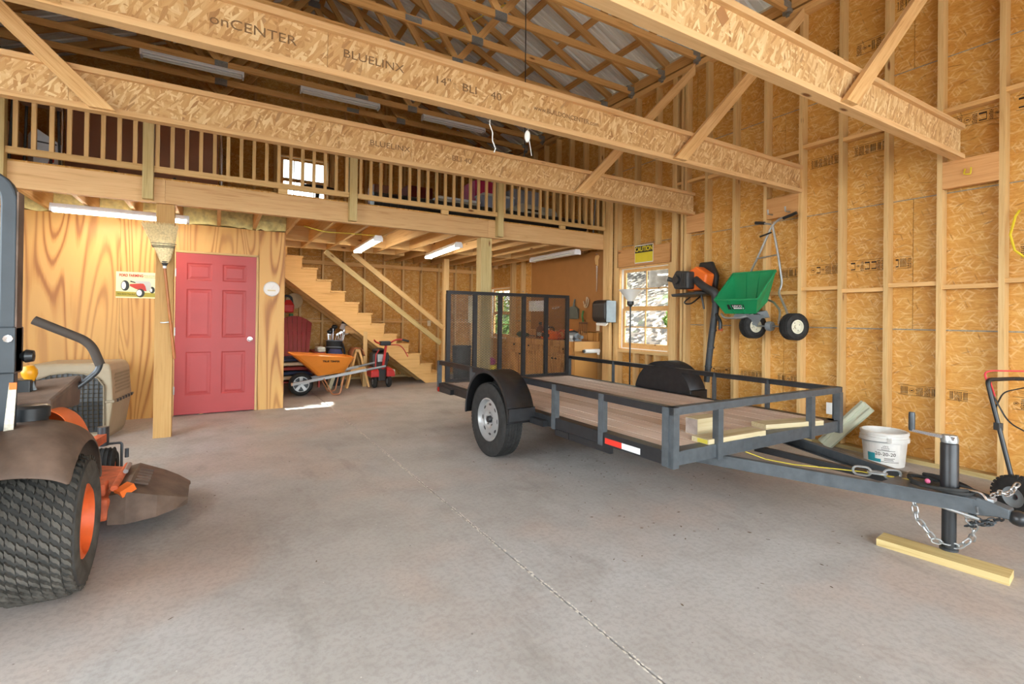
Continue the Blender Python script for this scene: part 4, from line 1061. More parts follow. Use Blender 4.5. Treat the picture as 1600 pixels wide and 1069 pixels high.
    for s in (-1, 1):
        MB().box(s*.345-.034, s*.345+.034, -.13, -.02, 1.02, 1.22).build('hinge_block', 'rops_steel', rb, bevel=.006)
        MB().lathe([(0, -.02), (.016, -.018), (.016, 0)], (s*.36, -.13, 1.17), (0, 1, 0), 8).build('hinge_bolt', 'chrome', rb)
        MB().lathe([(.0, .05), (.025, .045), (.03, .02), (.012, 0)], (s*.38, -.07, 1.09), (s, 0, 0), 10).build('locking_knob', 'black_paint', rb)
        MB().prism([(s*.36-.02, -.112, .74), (s*.36+.012, -.112, .74), (s*.37+.012, -.112, .98), (s*.37-.012, -.112, .98)], (0, .004, 0)).build('warning_label', 'label_white', rb)
        MB().prism([(s*.37-.012, -.1125, .95), (s*.37+.012, -.1125, .95), (s*.37+.012, -.1125, .98), (s*.37-.012, -.1125, .98)], (0, .004, 0)).build('warning_label', 'orange_plastic', rb)
    return t
plain('rubber_mid', '#3c3a37', .85, 0, .2, 14); plain('orange_wheel', '#e2652e', .5, 0, .18, 9); plain('dark_rubber', '#453c35', .7, 0, .1, 20); plain('amber_knob', '#e09a1e', .3, 0, .1, 12); plain('rops_steel', '#3b4146', .4, .25, .12, 10, .5); plain('label_white', '#cfc7b4', .6, 0, .3, 60)
mower()
# ================================================================ FLUORESCENT LIGHTS
def fixture(label, p, q, lit, w=.13, group=None):
    """strip light from p to q (underside), housing above, two tubes below"""
    p, q = V(p), V(q); L = (q-p).length; d = (q-p).normalized()
    t = thing('strip_light', label, 'light', p, group=group); t.rotation_euler = (0, 0, math.atan2(d.y, d.x))
    MB().loft([[(0, -w/2, .035), (0, w/2, .035), (0, w/2, .05), (0, .045, .085), (0, -.045, .085), (0, -w/2, .05)], [(L, -w/2, .035), (L, w/2, .035), (L, w/2, .05), (L, .045, .085), (L, -.045, .085), (L, -w/2, .05)]]).build('housing', 'fixture_white', t)
    for x in (0, L-.02): MB().box(x, x+.02, -w/2, w/2, 0, .036).build('end_cap', 'fixture_white', t)
    for y in (-.032, .032): MB().tube([(.03, y, .018), (L-.03, y, .018)], .0155, 10).build('tube', 'tube_lit' if lit else 'white_plastic', t)
    return t
fixture('long lit fluorescent strip light hung in front of the plywood wall', (-1.51, 6.9, 2.335), (-.30, 6.9, 2.335), True)
fixture('lit fluorescent strip light under the loft, above the staircase', (1.93, 6.95, 2.335), (2.0, 8.45, 2.335), True)
fixture('lit fluorescent strip light under the loft, nearest the ramp gate post', (3.12, 6.85, 2.335), (3.27, 8.5, 2.335), True)
fixture('unlit fluorescent strip light under the loft, above the workbench', (5.08, 6.45, 2.34), (5.12, 7.88, 2.34), False)
fixture('leftmost of the three unlit strip lights under the roof trusses', (-.92, 8.08, 4.66), (.28, 8.08, 4.66), False)
fixture('middle one of the three unlit strip lights under the roof trusses', (1.03, 8.08, 4.66), (2.23, 8.08, 4.66), False)
fixture('rightmost of the three unlit strip lights under the roof trusses', (2.97, 8.08, 4.66), (4.16, 8.08, 4.66), False)

# ================================================================ ON THE RIGHT WALL
plain('sign_yellow', '#e0cb2c', .5, 0, .05); plain('sign_black', '#1d1c1a', .5)
def caution():
    t = MB().box(5.458, 5.4605, 5.165, 5.535, 2.13, 2.40).build('caution_sign', 'white_plastic', None, loc=(5.46, 5.35, 2.13)); tag(t, 'yellow and black caution sign on the header above the right window', 'sign')
    MB().box(-.0034, -.002, -.178, .178, .012, .155).build('yellow_field', 'sign_yellow', t); MB().box(-.0034, -.002, -.178, .178, .155, .258).build('black_field', 'sign_black', t)
    text('lettering', 'CAUTION', .098, 'sign_yellow', t, frame((-.0042, 0, .206), (0, -1, 0), (0, 0, 1)), .0004, sx=.80, bold=.003)
caution()
def plate(name, label, p, n, w, h, mat, holes=True, cat='outlet'):
    """small wall plate at p, facing n (unit axis)"""
    n = V(n); s = V(0, 0, 1).cross(n); t = thing(name, label, cat, p); M = frame((0, 0, 0), s, (0, 0, 1))
    b = MB().box(-w/2, w/2, -h/2, h/2, 0, .006).build('cover_plate', mat, t, bevel=.002); b.matrix_local = M
    for dz in ((.02, -.02) if holes else (0,)):
        r = MB().box(-.014, .014, dz-.012, dz+.012, .006, .0085).build('socket' if holes else 'toggle', mat, t, bevel=.002); r.matrix_local = M
    return t
plain('ivory', '#e6dcc0', .5)
plate('wall_outlet', 'white power outlet low on the right wall behind the trailer corner', (5.465, 2.715, .385), (-1, 0, 0), .085, .12, 'white_plastic')
plate('switch_plate', 'ivory switch plate on the brown panel above the workbench', (5.456, 6.36, 1.14), (-1, 0, 0), .08, .12, 'ivory', False, 'switch')
plate('wall_outlet', 'ivory outlet on the back wall beside the stair rail', (3.985, 10.255, 1.14), (0, -1, 0), .08, .12, 'ivory')

# paper towel dispenser
m = MB(); rings = []
for (x, z0, z1) in ((5.396, 1.25, 1.56), (5.28, 1.22, 1.585), (5.20, 1.24, 1.57), (5.165, 1.30, 1.52)): rings.append([(x, 5.88, z0), (x, 6.18, z0), (x, 6.18, z1), (x, 5.88, z1)])
pd = thing('towel_dispenser', 'grey and smoked plastic paper towel dispenser beside the right window', 'dispenser', (5.30, 6.03, 1.2))
m.loft(rings).build('cover', 'smoke_plastic' if 'smoke_plastic' in MATS else plain('smoke_plastic', '#35302d', .45, 0, .1, 8, .5), pd, bevel=.02).location = (-5.30, -6.03, -1.2)
MB().box(-.10, .095, -.165, -.15, .03, .37).build('side_cover', plain('dispenser_grey', '#8d979d', .4), pd, bevel=.006)
MB().prism([(-.07, -.12, .0), (-.07, .12, .01), (-.06, .12, -.02), (-.06, -.10, -.03)], (.05, 0, .03)).build('paper_towel', 'white_paint', pd)
# floor lamp
def floor_lamp():
    t = thing('floor_lamp', 'slim black floor lamp with frosted glass bowl beside the right window', 'lamp', (5.2, 5.35, 0))
    MB().lathe([(0, 0), (.13, 0), (.13, .012), (.03, .03), (.012, .05), (0, .05)], n=24).build('base', 'black_paint', t)
    MB().lathe([(.0115, .03), (.0115, 1.47)], n=12).build('pole', 'black_paint', t)
    MB().lathe([(.012, 1.46), (.05, 1.5), (.052, 1.545), (.03, 1.55)], n=16).build('socket_cup', 'black_paint', t)
    MB().lathe([(.045, 1.54), (.06, 1.57), (.10, 1.63), (.17, 1.715), (.165, 1.715), (.095, 1.635), (.055, 1.575), (.04, 1.545)], n=32).build('glass_bowl', plain('frosted', '#e8e9e6', .35, 0, .03), t)
floor_lamp()

# backpack blower
def blower():
    t = thing('backpack_blower', 'orange and black backpack leaf blower hanging on the wall studs', 'leaf blower', (5.25, 4.25, 1.58))
    def L(x, y, z): return (x-5.25, y-4.25, z-1.58)
    MB().loft([[L(5.40, 4.05, 1.60), L(5.40, 4.40, 1.60), L(5.43, 4.40, 1.60), L(5.43, 4.05, 1.60)], [L(5.36, 4.02, 1.85), L(5.36, 4.34, 1.85), L(5.43, 4.34, 1.85), L(5.43, 4.02, 1.85)], [L(5.37, 4.10, 2.03), L(5.37, 4.28, 2.03), L(5.42, 4.28, 2.03), L(5.42, 4.10, 2.03)]]).build('back_pad', 'black_paint', t, bevel=.02)
    MB().prism([L(5.22, 4.10, 1.66), L(5.22, 4.36, 1.66), L(5.22, 4.42, 1.76), L(5.22, 4.36, 1.90), L(5.22, 4.22, 1.97), L(5.22, 4.05, 1.86)], (.16, 0, 0)).build('fan_housing', 'orange_plastic', t, bevel=.02)
    e = MB().prism([L(5.10, 4.24, 1.68), L(5.10, 4.46, 1.68), L(5.10, 4.52, 1.80), L(5.10, 4.44, 1.92), L(5.10, 4.24, 1.90)], (.15, 0, 0)).build('engine_cover', 'dark_plastic', t, bevel=.02)
    MB().lathe([(0, -.03), (.05, -.03), (.06, 0), (.06, .03)], L(5.10, 4.42, 1.80), (1, 0, 0), 20).build('starter_housing', 'black_paint', e)
    for i in range(5): MB().box(-.155, -.148, .02+.035*i, .035+.035*i, .13, .30).build('cooling_fin', 'black_paint', e)
    MB().tube([L(5.12, 4.50, 1.80), L(5.08, 4.55, 1.82)], .03, 10).build('spark_cap', 'dark_plastic', e)
    MB().loft([[L(5.06, 4.10, 1.60), L(5.06, 4.46, 1.58), L(5.42, 4.46, 1.58), L(5.42, 3.98, 1.60)], [L(5.06, 4.08, 1.635), L(5.06, 4.48, 1.615), L(5.42, 4.48, 1.615), L(5.42, 3.96, 1.635)]]).build('base_frame', 'dark_plastic', t, bevel=.01)
    MB().tube(fillet([L(5.24, 4.22, 1.80), L(5.20, 4.14, 1.74), L(5.18, 4.0, 1.66), L(5.18, 3.90, 1.63), L(5.20, 3.90, 1.5)], .07), [.055]*8+[.05]*100 if False else .05, 14).build('elbow_pipe', 'dark_plastic', t)
    MB().tube([L(5.20, 3.90, 1.52), L(5.21, 3.92, 1.38), L(5.22, 3.985, 1.0), L(5.22, 4.04, .52)], [.044, .042, .040, .036], 16).build('blower_tube', 'black_tube', t)
    for k in (.25, .5, .78):
        a, b = V(L(5.21, 3.92, 1.38)), V(L(5.22, 4.04, .52)); c = a.lerp(b, k); MB().lathe([(.038, -.012), (.045, -.010), (.045, .010), (.038, .012)], c, b-a, 16).build('tube_collar', 'black_tube', t)
    MB().tube(fillet([L(5.20, 3.90, 1.36), L(5.19, 3.83, 1.27), L(5.19, 3.83, 1.17)], .03), .022, 10).build('throttle_grip', 'black_paint', t)
    MB().cbox(L(5.19, 3.83, 1.17), (.03, .05, .03)).build('trigger', 'orange_dirty', t)
    MB().tube(fillet([L(5.38, 4.38, 1.62), L(5.2, 4.40, 1.5), L(5.2, 4.28, 1.48), L(5.35, 4.2, 1.62)], .06), .01, 6).build('harness_strap', 'black_paint', t)
    MB().tube(fillet([L(5.2, 4.12, 1.62), L(5.2, 4.10, 1.54), L(5.21, 4.08, 1.42)], .02), .012, 6).build('harness_strap', 'black_paint', t)
plain('black_tube', '#3d4043', .38, 0, .1, 12, .5)
blower()

# broadcast spreader
def spreader():
    t = thing('broadcast_spreader', 'green broadcast spreader with pneumatic wheels hung by its handle on the wall', 'spreader', (5.2, 3.4, 1.07))
    def L(x, y, z): return (x-5.2, y-3.4, z-1.07)
    top = [L(5.08, 3.83, 1.52), L(5.08, 3.29, 1.52), L(5.41, 3.28, 1.855), L(5.41, 3.82, 1.855)]
    bot = [L(5.17, 3.75, 1.365), L(5.17, 3.36, 1.365), L(5.36, 3.35, 1.50), L(5.36, 3.74, 1.50)]
    m = MB(); m.loft([bot, top], False); m.add(bot, [(3, 2, 1, 0)]); hp = m.build('hopper', 'green_plastic', t, solid=.008)
    m = MB()
    for i in range(4): m.bar(top[i], top[(i+1) % 4], .022, .022)
    m.build('hopper_rim', 'green_plastic', hp, bevel=.006)
    md = lambda a, b, k: V(a).lerp(V(b), k)
    for k in (.33, .64):
        MB().bar(md(top[0], top[1], k)+V(-.004, 0, -.004), md(bot[0], bot[1], k)+V(-.004, 0, -.004), .014, .008, up=(1, 0, 0)).build('hopper_rib', 'green_plastic', hp)
        MB().bar(md(top[3], top[2], k)+V(-.008, 0, 0), md(bot[3], bot[2], k)+V(-.008, 0, 0), .014, .01, up=(1, 0, 0)).build('hopper_rib', 'green_plastic', hp)
    MB().loft([[md(bot[i], top[i], .04) for i in range(4)], [md(bot[i], top[i], .10) for i in range(4)]]).build('spread_residue', plain('residue', '#8a7a66', .9, 0, .3, 30), hp)
    # maker's badge on the front panel
    c = (V(top[0])+V(top[1])+V(bot[0])+V(bot[1]))/4; nx = V(0, -1, 0); up = ((V(top[0])+V(top[1]))-(V(bot[0])+V(bot[1]))).normalized(); n = nx.cross(up)
    B = frame(c+n*.006+nx*(-.02), nx, up)
    b = MB().box(-.105, .105, -.032, .032, 0, .002).build('badge', 'sign_black', hp); b.matrix_local = B
    b2 = MB().box(-.03, .095, -.024, -.012, 0.002, .003).build('badge_stripe', 'white_paint', hp); b2.matrix_local = B
    text('lettering', 'LESCO', .04, 'white_paint', hp, B @ Matrix.Translation((.02, .008, .0025)), .0004)
    # wheels
    for (y, x) in ((3.43, 5.22), (2.965, 5.22)):
        c = L(x, y, 1.225); h = .065
        prof = [(.07, -h*.8), (.10, -h), (.13, -h*.8), (.14, -h*.3), (.14, h*.3), (.13, h*.8), (.10, h), (.07, h*.8), (.07, -h*.8)]
        w = MB().lathe(prof, c, (.35, 1, 0), 32).build('wheel', 'rubber', t)
        MB().lathe([(.074, -h*.82), (.062, -h*.85), (.055, -h*.55), (.022, -h*.45), (.02, -h*.75), (0, -h*.78)], c, (.35, 1, 0), 24).build('wheel_rim', plain('cream', '#d8d3bd', .45), w)
        for i in range(4):
            a = .5+2*pi*i/4; MB().lathe([(0, 0), (.007, 0)], V(c)+V(-.35, -1, 0).normalized()*h*.56+V(.041*math.cos(a), -.014*math.cos(a), .043*math.sin(a)), (0, 1, 0), 8).build('vent_hole_shade', 'black_paint', w)  # flat black disc stands for the shade inside a hole
        for i in range(7):
            xx = -h*.7+h*1.4*i/6; MB().lathe([(.137, -.003), (.143, -.002), (.143, .002), (.137, .003)], V(c)+V(.35, 1, 0).normalized()*xx, (.35, 1, 0), 32).build('tyre_rib', 'rubber', w)
    MB().tube([L(5.22, 3.56, 1.225), L(5.22, 2.92, 1.225)], .010, 8).build('axle', 'galv', t)
    MB().lathe([(0, -.03), (.05, -.03), (.055, 0), (.05, .03), (0, .03)], L(5.22, 3.23, 1.225), (0, 1, 0), 16).build('gearbox', 'grey_plastic', t)
    MB().loft([[L(5.12, 3.40, 1.30), L(5.12, 3.62, 1.30), L(5.34, 3.62, 1.32), L(5.34, 3.30, 1.32)], [L(5.16, 3.44, 1.355), L(5.16, 3.62, 1.355), L(5.34, 3.62, 1.40), L(5.34, 3.34, 1.40)]]).build('deflector', 'grey_plastic', t)
    MB().loft([[L(5.08, 3.22, 1.35), L(5.08, 3.42, 1.35), L(5.09, 3.42, 1.345), L(5.09, 3.22, 1.345)], [L(5.2, 3.38, 1.22), L(5.2, 3.46, 1.22), L(5.21, 3.46, 1.215), L(5.21, 3.38, 1.215)]]).build('spinner_plate', 'grey_plastic', t)
    MB().tube(fillet([L(5.14, 3.78, 1.36), L(5.08, 3.70, 1.31), L(5.08, 3.50, 1.31), L(5.12, 3.36, 1.35)], .05), .012, 8).build('bumper', 'galv', t)
    # tubular frame and handle
    MB().tube(fillet([L(5.22, 3.0, 1.25), L(5.30, 3.10, 1.42), L(5.36, 3.22, 1.60), L(5.40, 3.20, 1.70), L(5.41, 3.26, 2.05), L(5.41, 3.325, 2.37)], .05), .0125, 10).build('frame_tube', 'galv', t)
    MB().tube(fillet([L(5.24, 3.14, 1.25), L(5.30, 3.16, 1.40), L(5.40, 3.30, 1.50), L(5.45, 3.62, 1.60), L(5.45, 3.62, 1.86), L(5.42, 3.52, 2.0), L(5.41, 3.335, 2.36), L(5.41, 3.26, 2.43), L(5.41, 3.12, 2.45)], .05), .0125, 10).build('frame_tube', 'galv', t)
    MB().tube([L(5.41, 3.51, 2.01), L(5.41, 3.255, 2.03)], .009, 8).build('cross_brace', 'galv', t)
    MB().tube([L(5.41, 3.34, 2.385), L(5.41, 3.47, 2.42)], .011, 8).build('handle_bar', 'galv', t)
    MB().tube([L(5.41, 3.42, 2.41), L(5.40, 3.53, 2.43)], .018, 10).build('handle_grip', 'black_paint', t)
    MB().tube([L(5.41, 3.20, 2.43), L(5.40, 3.05, 2.465)], .018, 10).build('handle_grip', 'black_paint', t)
    MB().tube([L(5.40, 3.47, 2.26), L(5.40, 3.33, 2.29)], .010, 8).build('control_lever', 'black_paint', t)
spreader()
for i, (y, lb) in enumerate(((3.36, 'left of the two wall pegs holding up the spreader handle'), (3.16, 'right of the two wall pegs holding up the spreader handle'))):
    tag(MB().tube([(5.46, y, 2.50), (5.38, y, 2.50), (5.37, y, 2.55)], .009, 8).build('wall_peg', 'galv', None, loc=(5.46, y, 2.5)), lb, 'peg', 'pegs for the spreader')
# yellow hook and cord
plain('yellow_plastic', '#d8bf2c', .4)
tag(MB().tube(fillet([(5.46, 1.655, 2.60), (5.43, 1.655, 2.55), (5.43, 1.61, 2.54), (5.44, 1.61, 2.60)], .015), .006, 8).build('wall_hook', 'yellow_plastic', None, loc=(5.46, 1.65, 2.57)), 'small yellow hook on the brown header high on the right wall', 'hook')
tag(MB().tube([(5.55, 1.34, 2.20), (5.5, 1.352, 2.15), (5.46, 1.372, 2.0), (5.46, 1.345, 1.87), (5.46, 1.28, 1.80), (5.46, 1.15, 1.78), (5.46, 1.0, 1.84), (5.46, .92, 2.0)], .009, 8).build('yellow_cord', 'yellow_plastic', None, loc=(5.46, 1.34, 2.0)), 'yellow cord looped on the wall at the right edge', 'cord')

# bucket
def bucket():
    t = thing('plastic_bucket', 'dirty white plastic fertilizer bucket on the floor by the wall', 'bucket', (5.23, 2.14, 0))
    plain('bucket_white', '#d9d6d0', .45, 0, .12, 7)
    b = MB().lathe([(0, .012), (.14, .012), (.143, 0), (.148, .0), (.152, .02), (.168, .215), (.185, .22), (.186, .255), (.178, .258), (.176, .275), (.182, .278), (.183, .30), (.172, .305), (.166, .30), (.160, .26), (.145, .03), (0, .03)], n=40).build('bucket_body', 'bucket_white', t)
    MB().tube([V(.187*math.cos(a), .187*math.sin(a), .235-.02*math.sin((a-.6)*.9)) for a in [.6+i*.12 for i in range(27)]], .004, 6).build('bail_handle', 'galv', t)
    for a in (.6, .6+pi): MB().cbox((.188*math.cos(a), .188*math.sin(a), .245), (.025, .025, .04)).build('handle_boss', 'bucket_white', t)
    # label facing the camera
    a0 = math.atan2(-2.14, -5.23)
    def patch(u0, u1, z0, z1, mat, nm, off=.0015, n=10):
        m = MB(); r = lambda z: .152+(z-.02)/.195*.016+off; rows = []
        for z in (z0, z1): rows.append([(r(z)*math.cos(a0+u0+(u1-u0)*i/n), r(z)*math.sin(a0+u0+(u1-u0)*i/n), z) for i in range(n+1)])
        m.loft(rows, False, False); return m.build(nm, mat, t)
    plain('teal', '#2f8c96', .5, 0, .1)
    patch(-.85, .75, .03, .205, plain('label_paper', '#dcd8d2', .6, 0, .08, 12), 'label')
    patch(-.82, -.42, .04, .115, 'teal', 'label_band', .0022); patch(-.5, -.15, .04, .07, 'teal', 'label_band', .0022)
    for i, (u0, u1, z) in enumerate(((-.12, .22, .172), (-.12, .22, .157), (-.12, -.105, .165), (.205, .22, .165), (-.3, .5, .148), (.0, .5, .082), (.0, .42, .072), (.0, .45, .062), (-.3, .72, .048))): patch(u0, u1, z-.002, z+.002, 'ink', 'label_line', .0024, 6)
    def curved(body, u, z, size):
        cu = text('lettering', body, size, 'ink', None, Matrix.Identity(4), .0003)
        for v in cu.data.vertices:
            uu = u+v.co.x/.165; rr = .152+(z+v.co.y-.02)/.195*.016+.003+v.co.z; v.co = (rr*math.cos(a0+uu), rr*math.sin(a0+uu), z+v.co.y)
        cu.parent = t
    curved('20-20-20', .06, .115, .043); curved('ultra', .06, .188, .022)
bucket()
for i, (dx, lb) in enumerate(((0, 'grey-green grooved board leaning on the wall behind the bucket, nearer one'), (.05, 'grey-green grooved board leaning on the wall behind the bucket, farther one'))):
    plain('composite', '#c6c9b2', .7, 0, .08, 8)
    t = thing('grooved_board', lb, 'board', (5.37+dx, 2.72+dx*.9, 0), group='boards by the bucket')
    p, q = V(0, 0, .015), V(.06, -.37, .47)
    d = (q-p).normalized(); n = V(-1, -.25, .5); n = (n-d*n.dot(d)).normalized()
    r = d.cross(n)
    b = MB().bar(p, q, .115, .022, up=n).build('board_body', 'composite', t)
    for k in (-.040, .040): MB().bar(p+r*k+n*.016, q+r*k+n*.016, .030, .018, up=n).build('board_ridge', 'composite', t)

# push mower at the right edge
def push_mower():
    yaw = math.radians(-23)
    t = thing('push_mower', 'black handled push mower with chunky tyres at the right edge of the floor', 'mower', (4.85, 1.06, 0), (0, 0, yaw))
    # local: y backwards towards the handle, x across
    for s, nm in ((-1, 'l'), (1, 'r')):
        MB().tube(fillet([(s*.23, .0, .22), (s*.23, .0, .24), (s*.23, .16, .885), (s*.0, .17, .89)], .04), .014, 10).build('handle_tube', 'black_paint', t)
        MB().cbox((s*.23, .085, .57), (.035, .035, .05)).build('handle_clamp', 'dark_plastic', t)
    for (x, y, R) in ((-.27, -.06, .135), (.27, -.06, .135), (-.24, -.62, .10), (.24, -.62, .10)):
        prof = [(R*.5, -.035), (R*.8, -.04), (R*.96, -.03), (R, -.01), (R, .01), (R*.96, .03), (R*.8, .04), (R*.5, .035), (R*.5, -.035)]
        w = MB().lathe(prof, (x, y, R), (1, 0, 0), 32).build('wheel', 'rubber', t)
        m = MB()
        for k in range(28):
            a = 2*pi*k/28
            for r in (-.024, 0, .024): m.cbox((0, 0, 0), (.012, R*.14, .012)); m.xf(Matrix.Translation((x+r, y, R)) @ Matrix.Rotation(a+(.1 if r else 0), 4, 'X') @ Matrix.Translation((0, 0, R)), len(m.v)-8)
        o = m.build('tread', 'rubber', w); o['kind'] = 'stuff'
        MB().lathe([(R*.5, .03), (R*.4, .02), (R*.15, .02), (R*.15, -.02), (R*.4, -.02), (R*.5, -.03)], (x, y, R), (1, 0, 0), 20).build('wheel_hub', 'grey_plastic', w)
    MB().prism([(-.22, .0, .09), (.22, .0, .09), (.24, -.3, .09), (.18, -.68, .09), (-.18, -.68, .09), (-.24, -.3, .09)], (0, 0, .13)).build('mower_deck', 'red_paint', t, bevel=.02)
    MB().lathe([(0, .22), (.13, .22), (.14, .26), (.13, .34), (.06, .37), (0, .37)], (0, -.38, 0), (0, 0, 1), 24).build('engine', 'black_paint', t)
    MB().tube(fillet([(-.23, .155, .84), (-.18, .06, .60), (.0, .02, .5), (.05, -.2, .36)], .06), .005, 6).build('control_cable', 'black_paint', t)
    MB().tube(fillet([(-.23, .11, .68), (-.12, .14, .80), (.1, .13, .84)], .05), .005, 6).build('control_cable', 'black_paint', t)
    MB().tube(fillet([(-.225, .14, .80), (-.215, .19, .93), (-.15, .20, .945), (.16, .20, .94), (.22, .15, .82)], .03), .006, 8).build('bail_lever', plain('bail_red', '#d8434a', .4), t)
    MB().tube([(-.20, .13, .77), (-.19, .18, .9)], .005, 6).build('bail_rod', 'bail_red', t)
push_mower()

# ================================================================ LEFT: crate, sign, broom, thermometer
def crate():
    t = thing('pet_crate', 'tan plastic pet carrier crate with wire door beside the plywood wall', 'pet crate', (-1.215, 6.72, 0), (0, 0, math.radians(-8)))
    # local: door faces -y, half-width .37, length .62
    w, l = .365, .30
    def ring(z, k, kk=1.0): return [(-w*k, -l*kk, z), (w*k, -l*kk, z), (w*k, l*kk, z), (-w*k, l*kk, z)]
    lo = MB(); lo.loft([ring(.0, .80, .84), ring(.05, .87, .9), ring(.38, .985, .99)], False); lo.add(ring(.0, .80, .84), [(3, 2, 1, 0)]); bo = lo.build('lower_shell', 'tan_plastic', t, bevel=.02)
    up = MB(); up.loft([ring(.40, .985, .99), ring(.70, .93, .96), ring(.76, .86, .90), ring(.775, .76, .82)], False); up.add(ring(.775, .76, .82), [(0, 1, 2, 3)]); uo = up.build('upper_shell', 'tan_plastic', t, bevel=.015)
    MB().loft([ring(.375, 1.03, 1.03), ring(.40, 1.03, 1.03)]).build('rim_flange', 'tan_dark', t, bevel=.005)
    for i in range(6):
        for s in (-1, 1):
            MB().cbox((s*(w*1.03), -.22+.088*i, .388), (.02, .02, .03)).build('flange_bolt', 'dark_plastic', t)
    # wire door with an arched top on the front
    arch = [(-.29, .08), (.29, .08), (.29, .55), (.24, .63), (.13, .675), (0, .69), (-.13, .675), (-.24, .63), (-.29, .55)]
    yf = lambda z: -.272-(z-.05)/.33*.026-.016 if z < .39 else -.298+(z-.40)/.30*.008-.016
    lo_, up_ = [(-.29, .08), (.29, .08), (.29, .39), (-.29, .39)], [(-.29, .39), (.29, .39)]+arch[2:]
    for pl in (lo_, up_): MB().prism([(x, yf(z)+.002, z) for x, z in pl], (0, .004, 0)).build('opening_shade', 'black_paint', t)  # black panel on the closed shell stands for the shaded interior
    m = MB()
    for i in range(len(arch)): a, b = arch[i], arch[(i+1) % len(arch)]; m.tube([(a[0], yf(a[1])-.012, a[1]), (b[0], yf(b[1])-.012, b[1])], .007, 6)
    dr = m.build('door_frame', 'tan_dark', t)
    m = MB()
    for i in range(1, 14):
        x = -.29+.58*i/14; zt = .55+.14*math.sqrt(max(0, 1-(x/.30)**2)); m.tube([(x, yf(.1)-.012, .10), (x, yf(.39)-.012, .39), (x, yf(zt)-.012, zt)], .003, 5)
    for k in range(1, 14):
        z = .10+.042*k; h = .29 if z < .55 else .30*math.sqrt(max(0, 1-((z-.55)/.14)**2)); m.tube([(-h, yf(z)-.010, z), (h, yf(z)-.010, z)], .0025, 5)
    o = m.build('wire_grid', plain('wire_bronze', '#4e4128', .4, .6), dr); o['kind'] = 'stuff'
    # diamond-hole ventilation on the visible side
    for s in (1,):
        m = MB()
        for r in range(6):
            for c in range(11):
                y = -.21+.042*c+(.021 if r % 2 else 0); z = .47+.036*r; x = s*(w*(.985-.055*(z-.4)/.3))+s*.002
                if y > .24: continue
                m.prism([(x, y-.016, z-.004), (x, y+.006, z+.013), (x, y+.016, z+.004), (x, y-.006, z-.013)], (s*.003, 0, 0))
        o = m.build('vent_lattice', 'tan_dark', uo); o['kind'] = 'stuff'
crate()
def poster():
    x0, x1, z0, z1 = -1.045, -.655, 1.465, 1.78; y = YP-.003
    plain('poster_cream', '#e6dfb0', .5, 0, .04); plain('poster_olive', '#a89a35', .5, 0, .05); plain('poster_red', '#b8382c', .5, 0, .1); plain('poster_tyre', '#2e3330', .6); plain('poster_white', '#ecebe6', .5, 0, .04); plain('poster_grey', '#b9bdb8', .5, 0, .04)
    t = MB().box(x0, x1, y-.002, y, z0, z1).build('tin_sign', 'poster_cream', None, loc=((x0+x1)/2, y, z0)); tag(t, 'cream tin sign with a red and grey vintage tractor on the plywood wall', 'sign')
    W, H = x1-x0, z1-z0
    def F(u, v, k=1): return ((u-.5)*W, -.002-.0004*k, v*H)
    def poly(nm, pts, mat, k): MB().prism([F(u, v, k) for u, v in pts], (0, .0006, 0)).build(nm, mat, t)
    def ell(cu, cv, ru, rv, n=20): return [(cu+ru*math.cos(2*pi*i/n), cv+rv*math.sin(2*pi*i/n)) for i in range(n)]
    poly('ground_band', [(.0, .05), (1, .05), (1, .21), (.0, .25)], 'poster_olive', 1)
    def art(a): return [((x-110)/1120, 1-(yy-150)/755) for x, yy in a]
    poly('rear_tyre', ell(.225, .47, .105, .20), 'poster_tyre', 2); poly('rear_wheel_disc', ell(.19, .475, .055, .145), 'poster_white', 4)
    poly('front_tyre', ell(.90, .33, .07, .13), 'poster_tyre', 2); poly('front_wheel_disc', ell(.875, .32, .03, .07), 'poster_white', 3)
    poly('engine_block', art([(490, 500), (860, 470), (960, 560), (960, 700), (660, 640), (490, 560)]), 'poster_red', 3)
    poly('bonnet', art([(640, 400), (1040, 400), (1090, 470), (1090, 600), (1040, 680), (960, 690), (930, 560), (880, 480), (640, 470)]), 'poster_grey', 4)
    poly('seat_shape', art([(500, 400), (650, 440), (650, 470), (500, 440)]), 'poster_tyre', 4)
    poly('near_tyre', ell(.605, .20, .108, .165), 'poster_tyre', 5); poly('near_wheel_disc', ell(.575, .205, .068, .115), 'poster_white', 6)
    fr = lambda u, v: frame(F(u, v, 8), (1, 0, 0), (0, 0, 1))
    text('lettering', 'FORD FARMING', .046, 'poster_red', t, fr(.375, .86), .0003, sx=.70, bold=.0016)
    text('lettering', 'MEANS LESS WORK', .013, 'ink', t, fr(.83, .875), .0003); text('lettering', 'MORE INCOME PER ACRE', .012, 'ink', t, fr(.84, .80), .0003, sx=.8)
    text('lettering', 'Now Better Than Ever!', .024, 'ink', t, fr(.265, .15), .0003, sx=.75)
poster()
def wall_dial():
    t = thing('wall_thermometer', 'round white dial thermometer on the plywood right of the red door', 'thermometer', (.628, YP-.002, 1.635))
    MB().lathe([(0, 0), (.098, 0), (.102, -.012), (.095, -.022), (.088, -.016), (0, -.016)][::-1], (0, 0, 0), (0, 1, 0), 36).build('dial', 'white_plastic', t)
    for i in range(24):
        a = 2*pi*i/24
        if -2.2 < a-3*pi/2 < -99: continue
        MB().bar((.072*math.cos(a), -.018, .072*math.sin(a)), (.082*math.cos(a), -.018, .082*math.sin(a)), .003, .001).build('dial_mark', plain('dial_red', '#b5483c', .5), t)
    MB().bar((0, -.019, 0), (.03, -.019, .05), .004, .001).build('needle', 'red_paint', t)
    MB().box(-.05, .05, -.018, -.017, -.03, -.012).build('dial_plate', plain('dial_tan', '#d9c9a2', .5), t)
wall_dial()
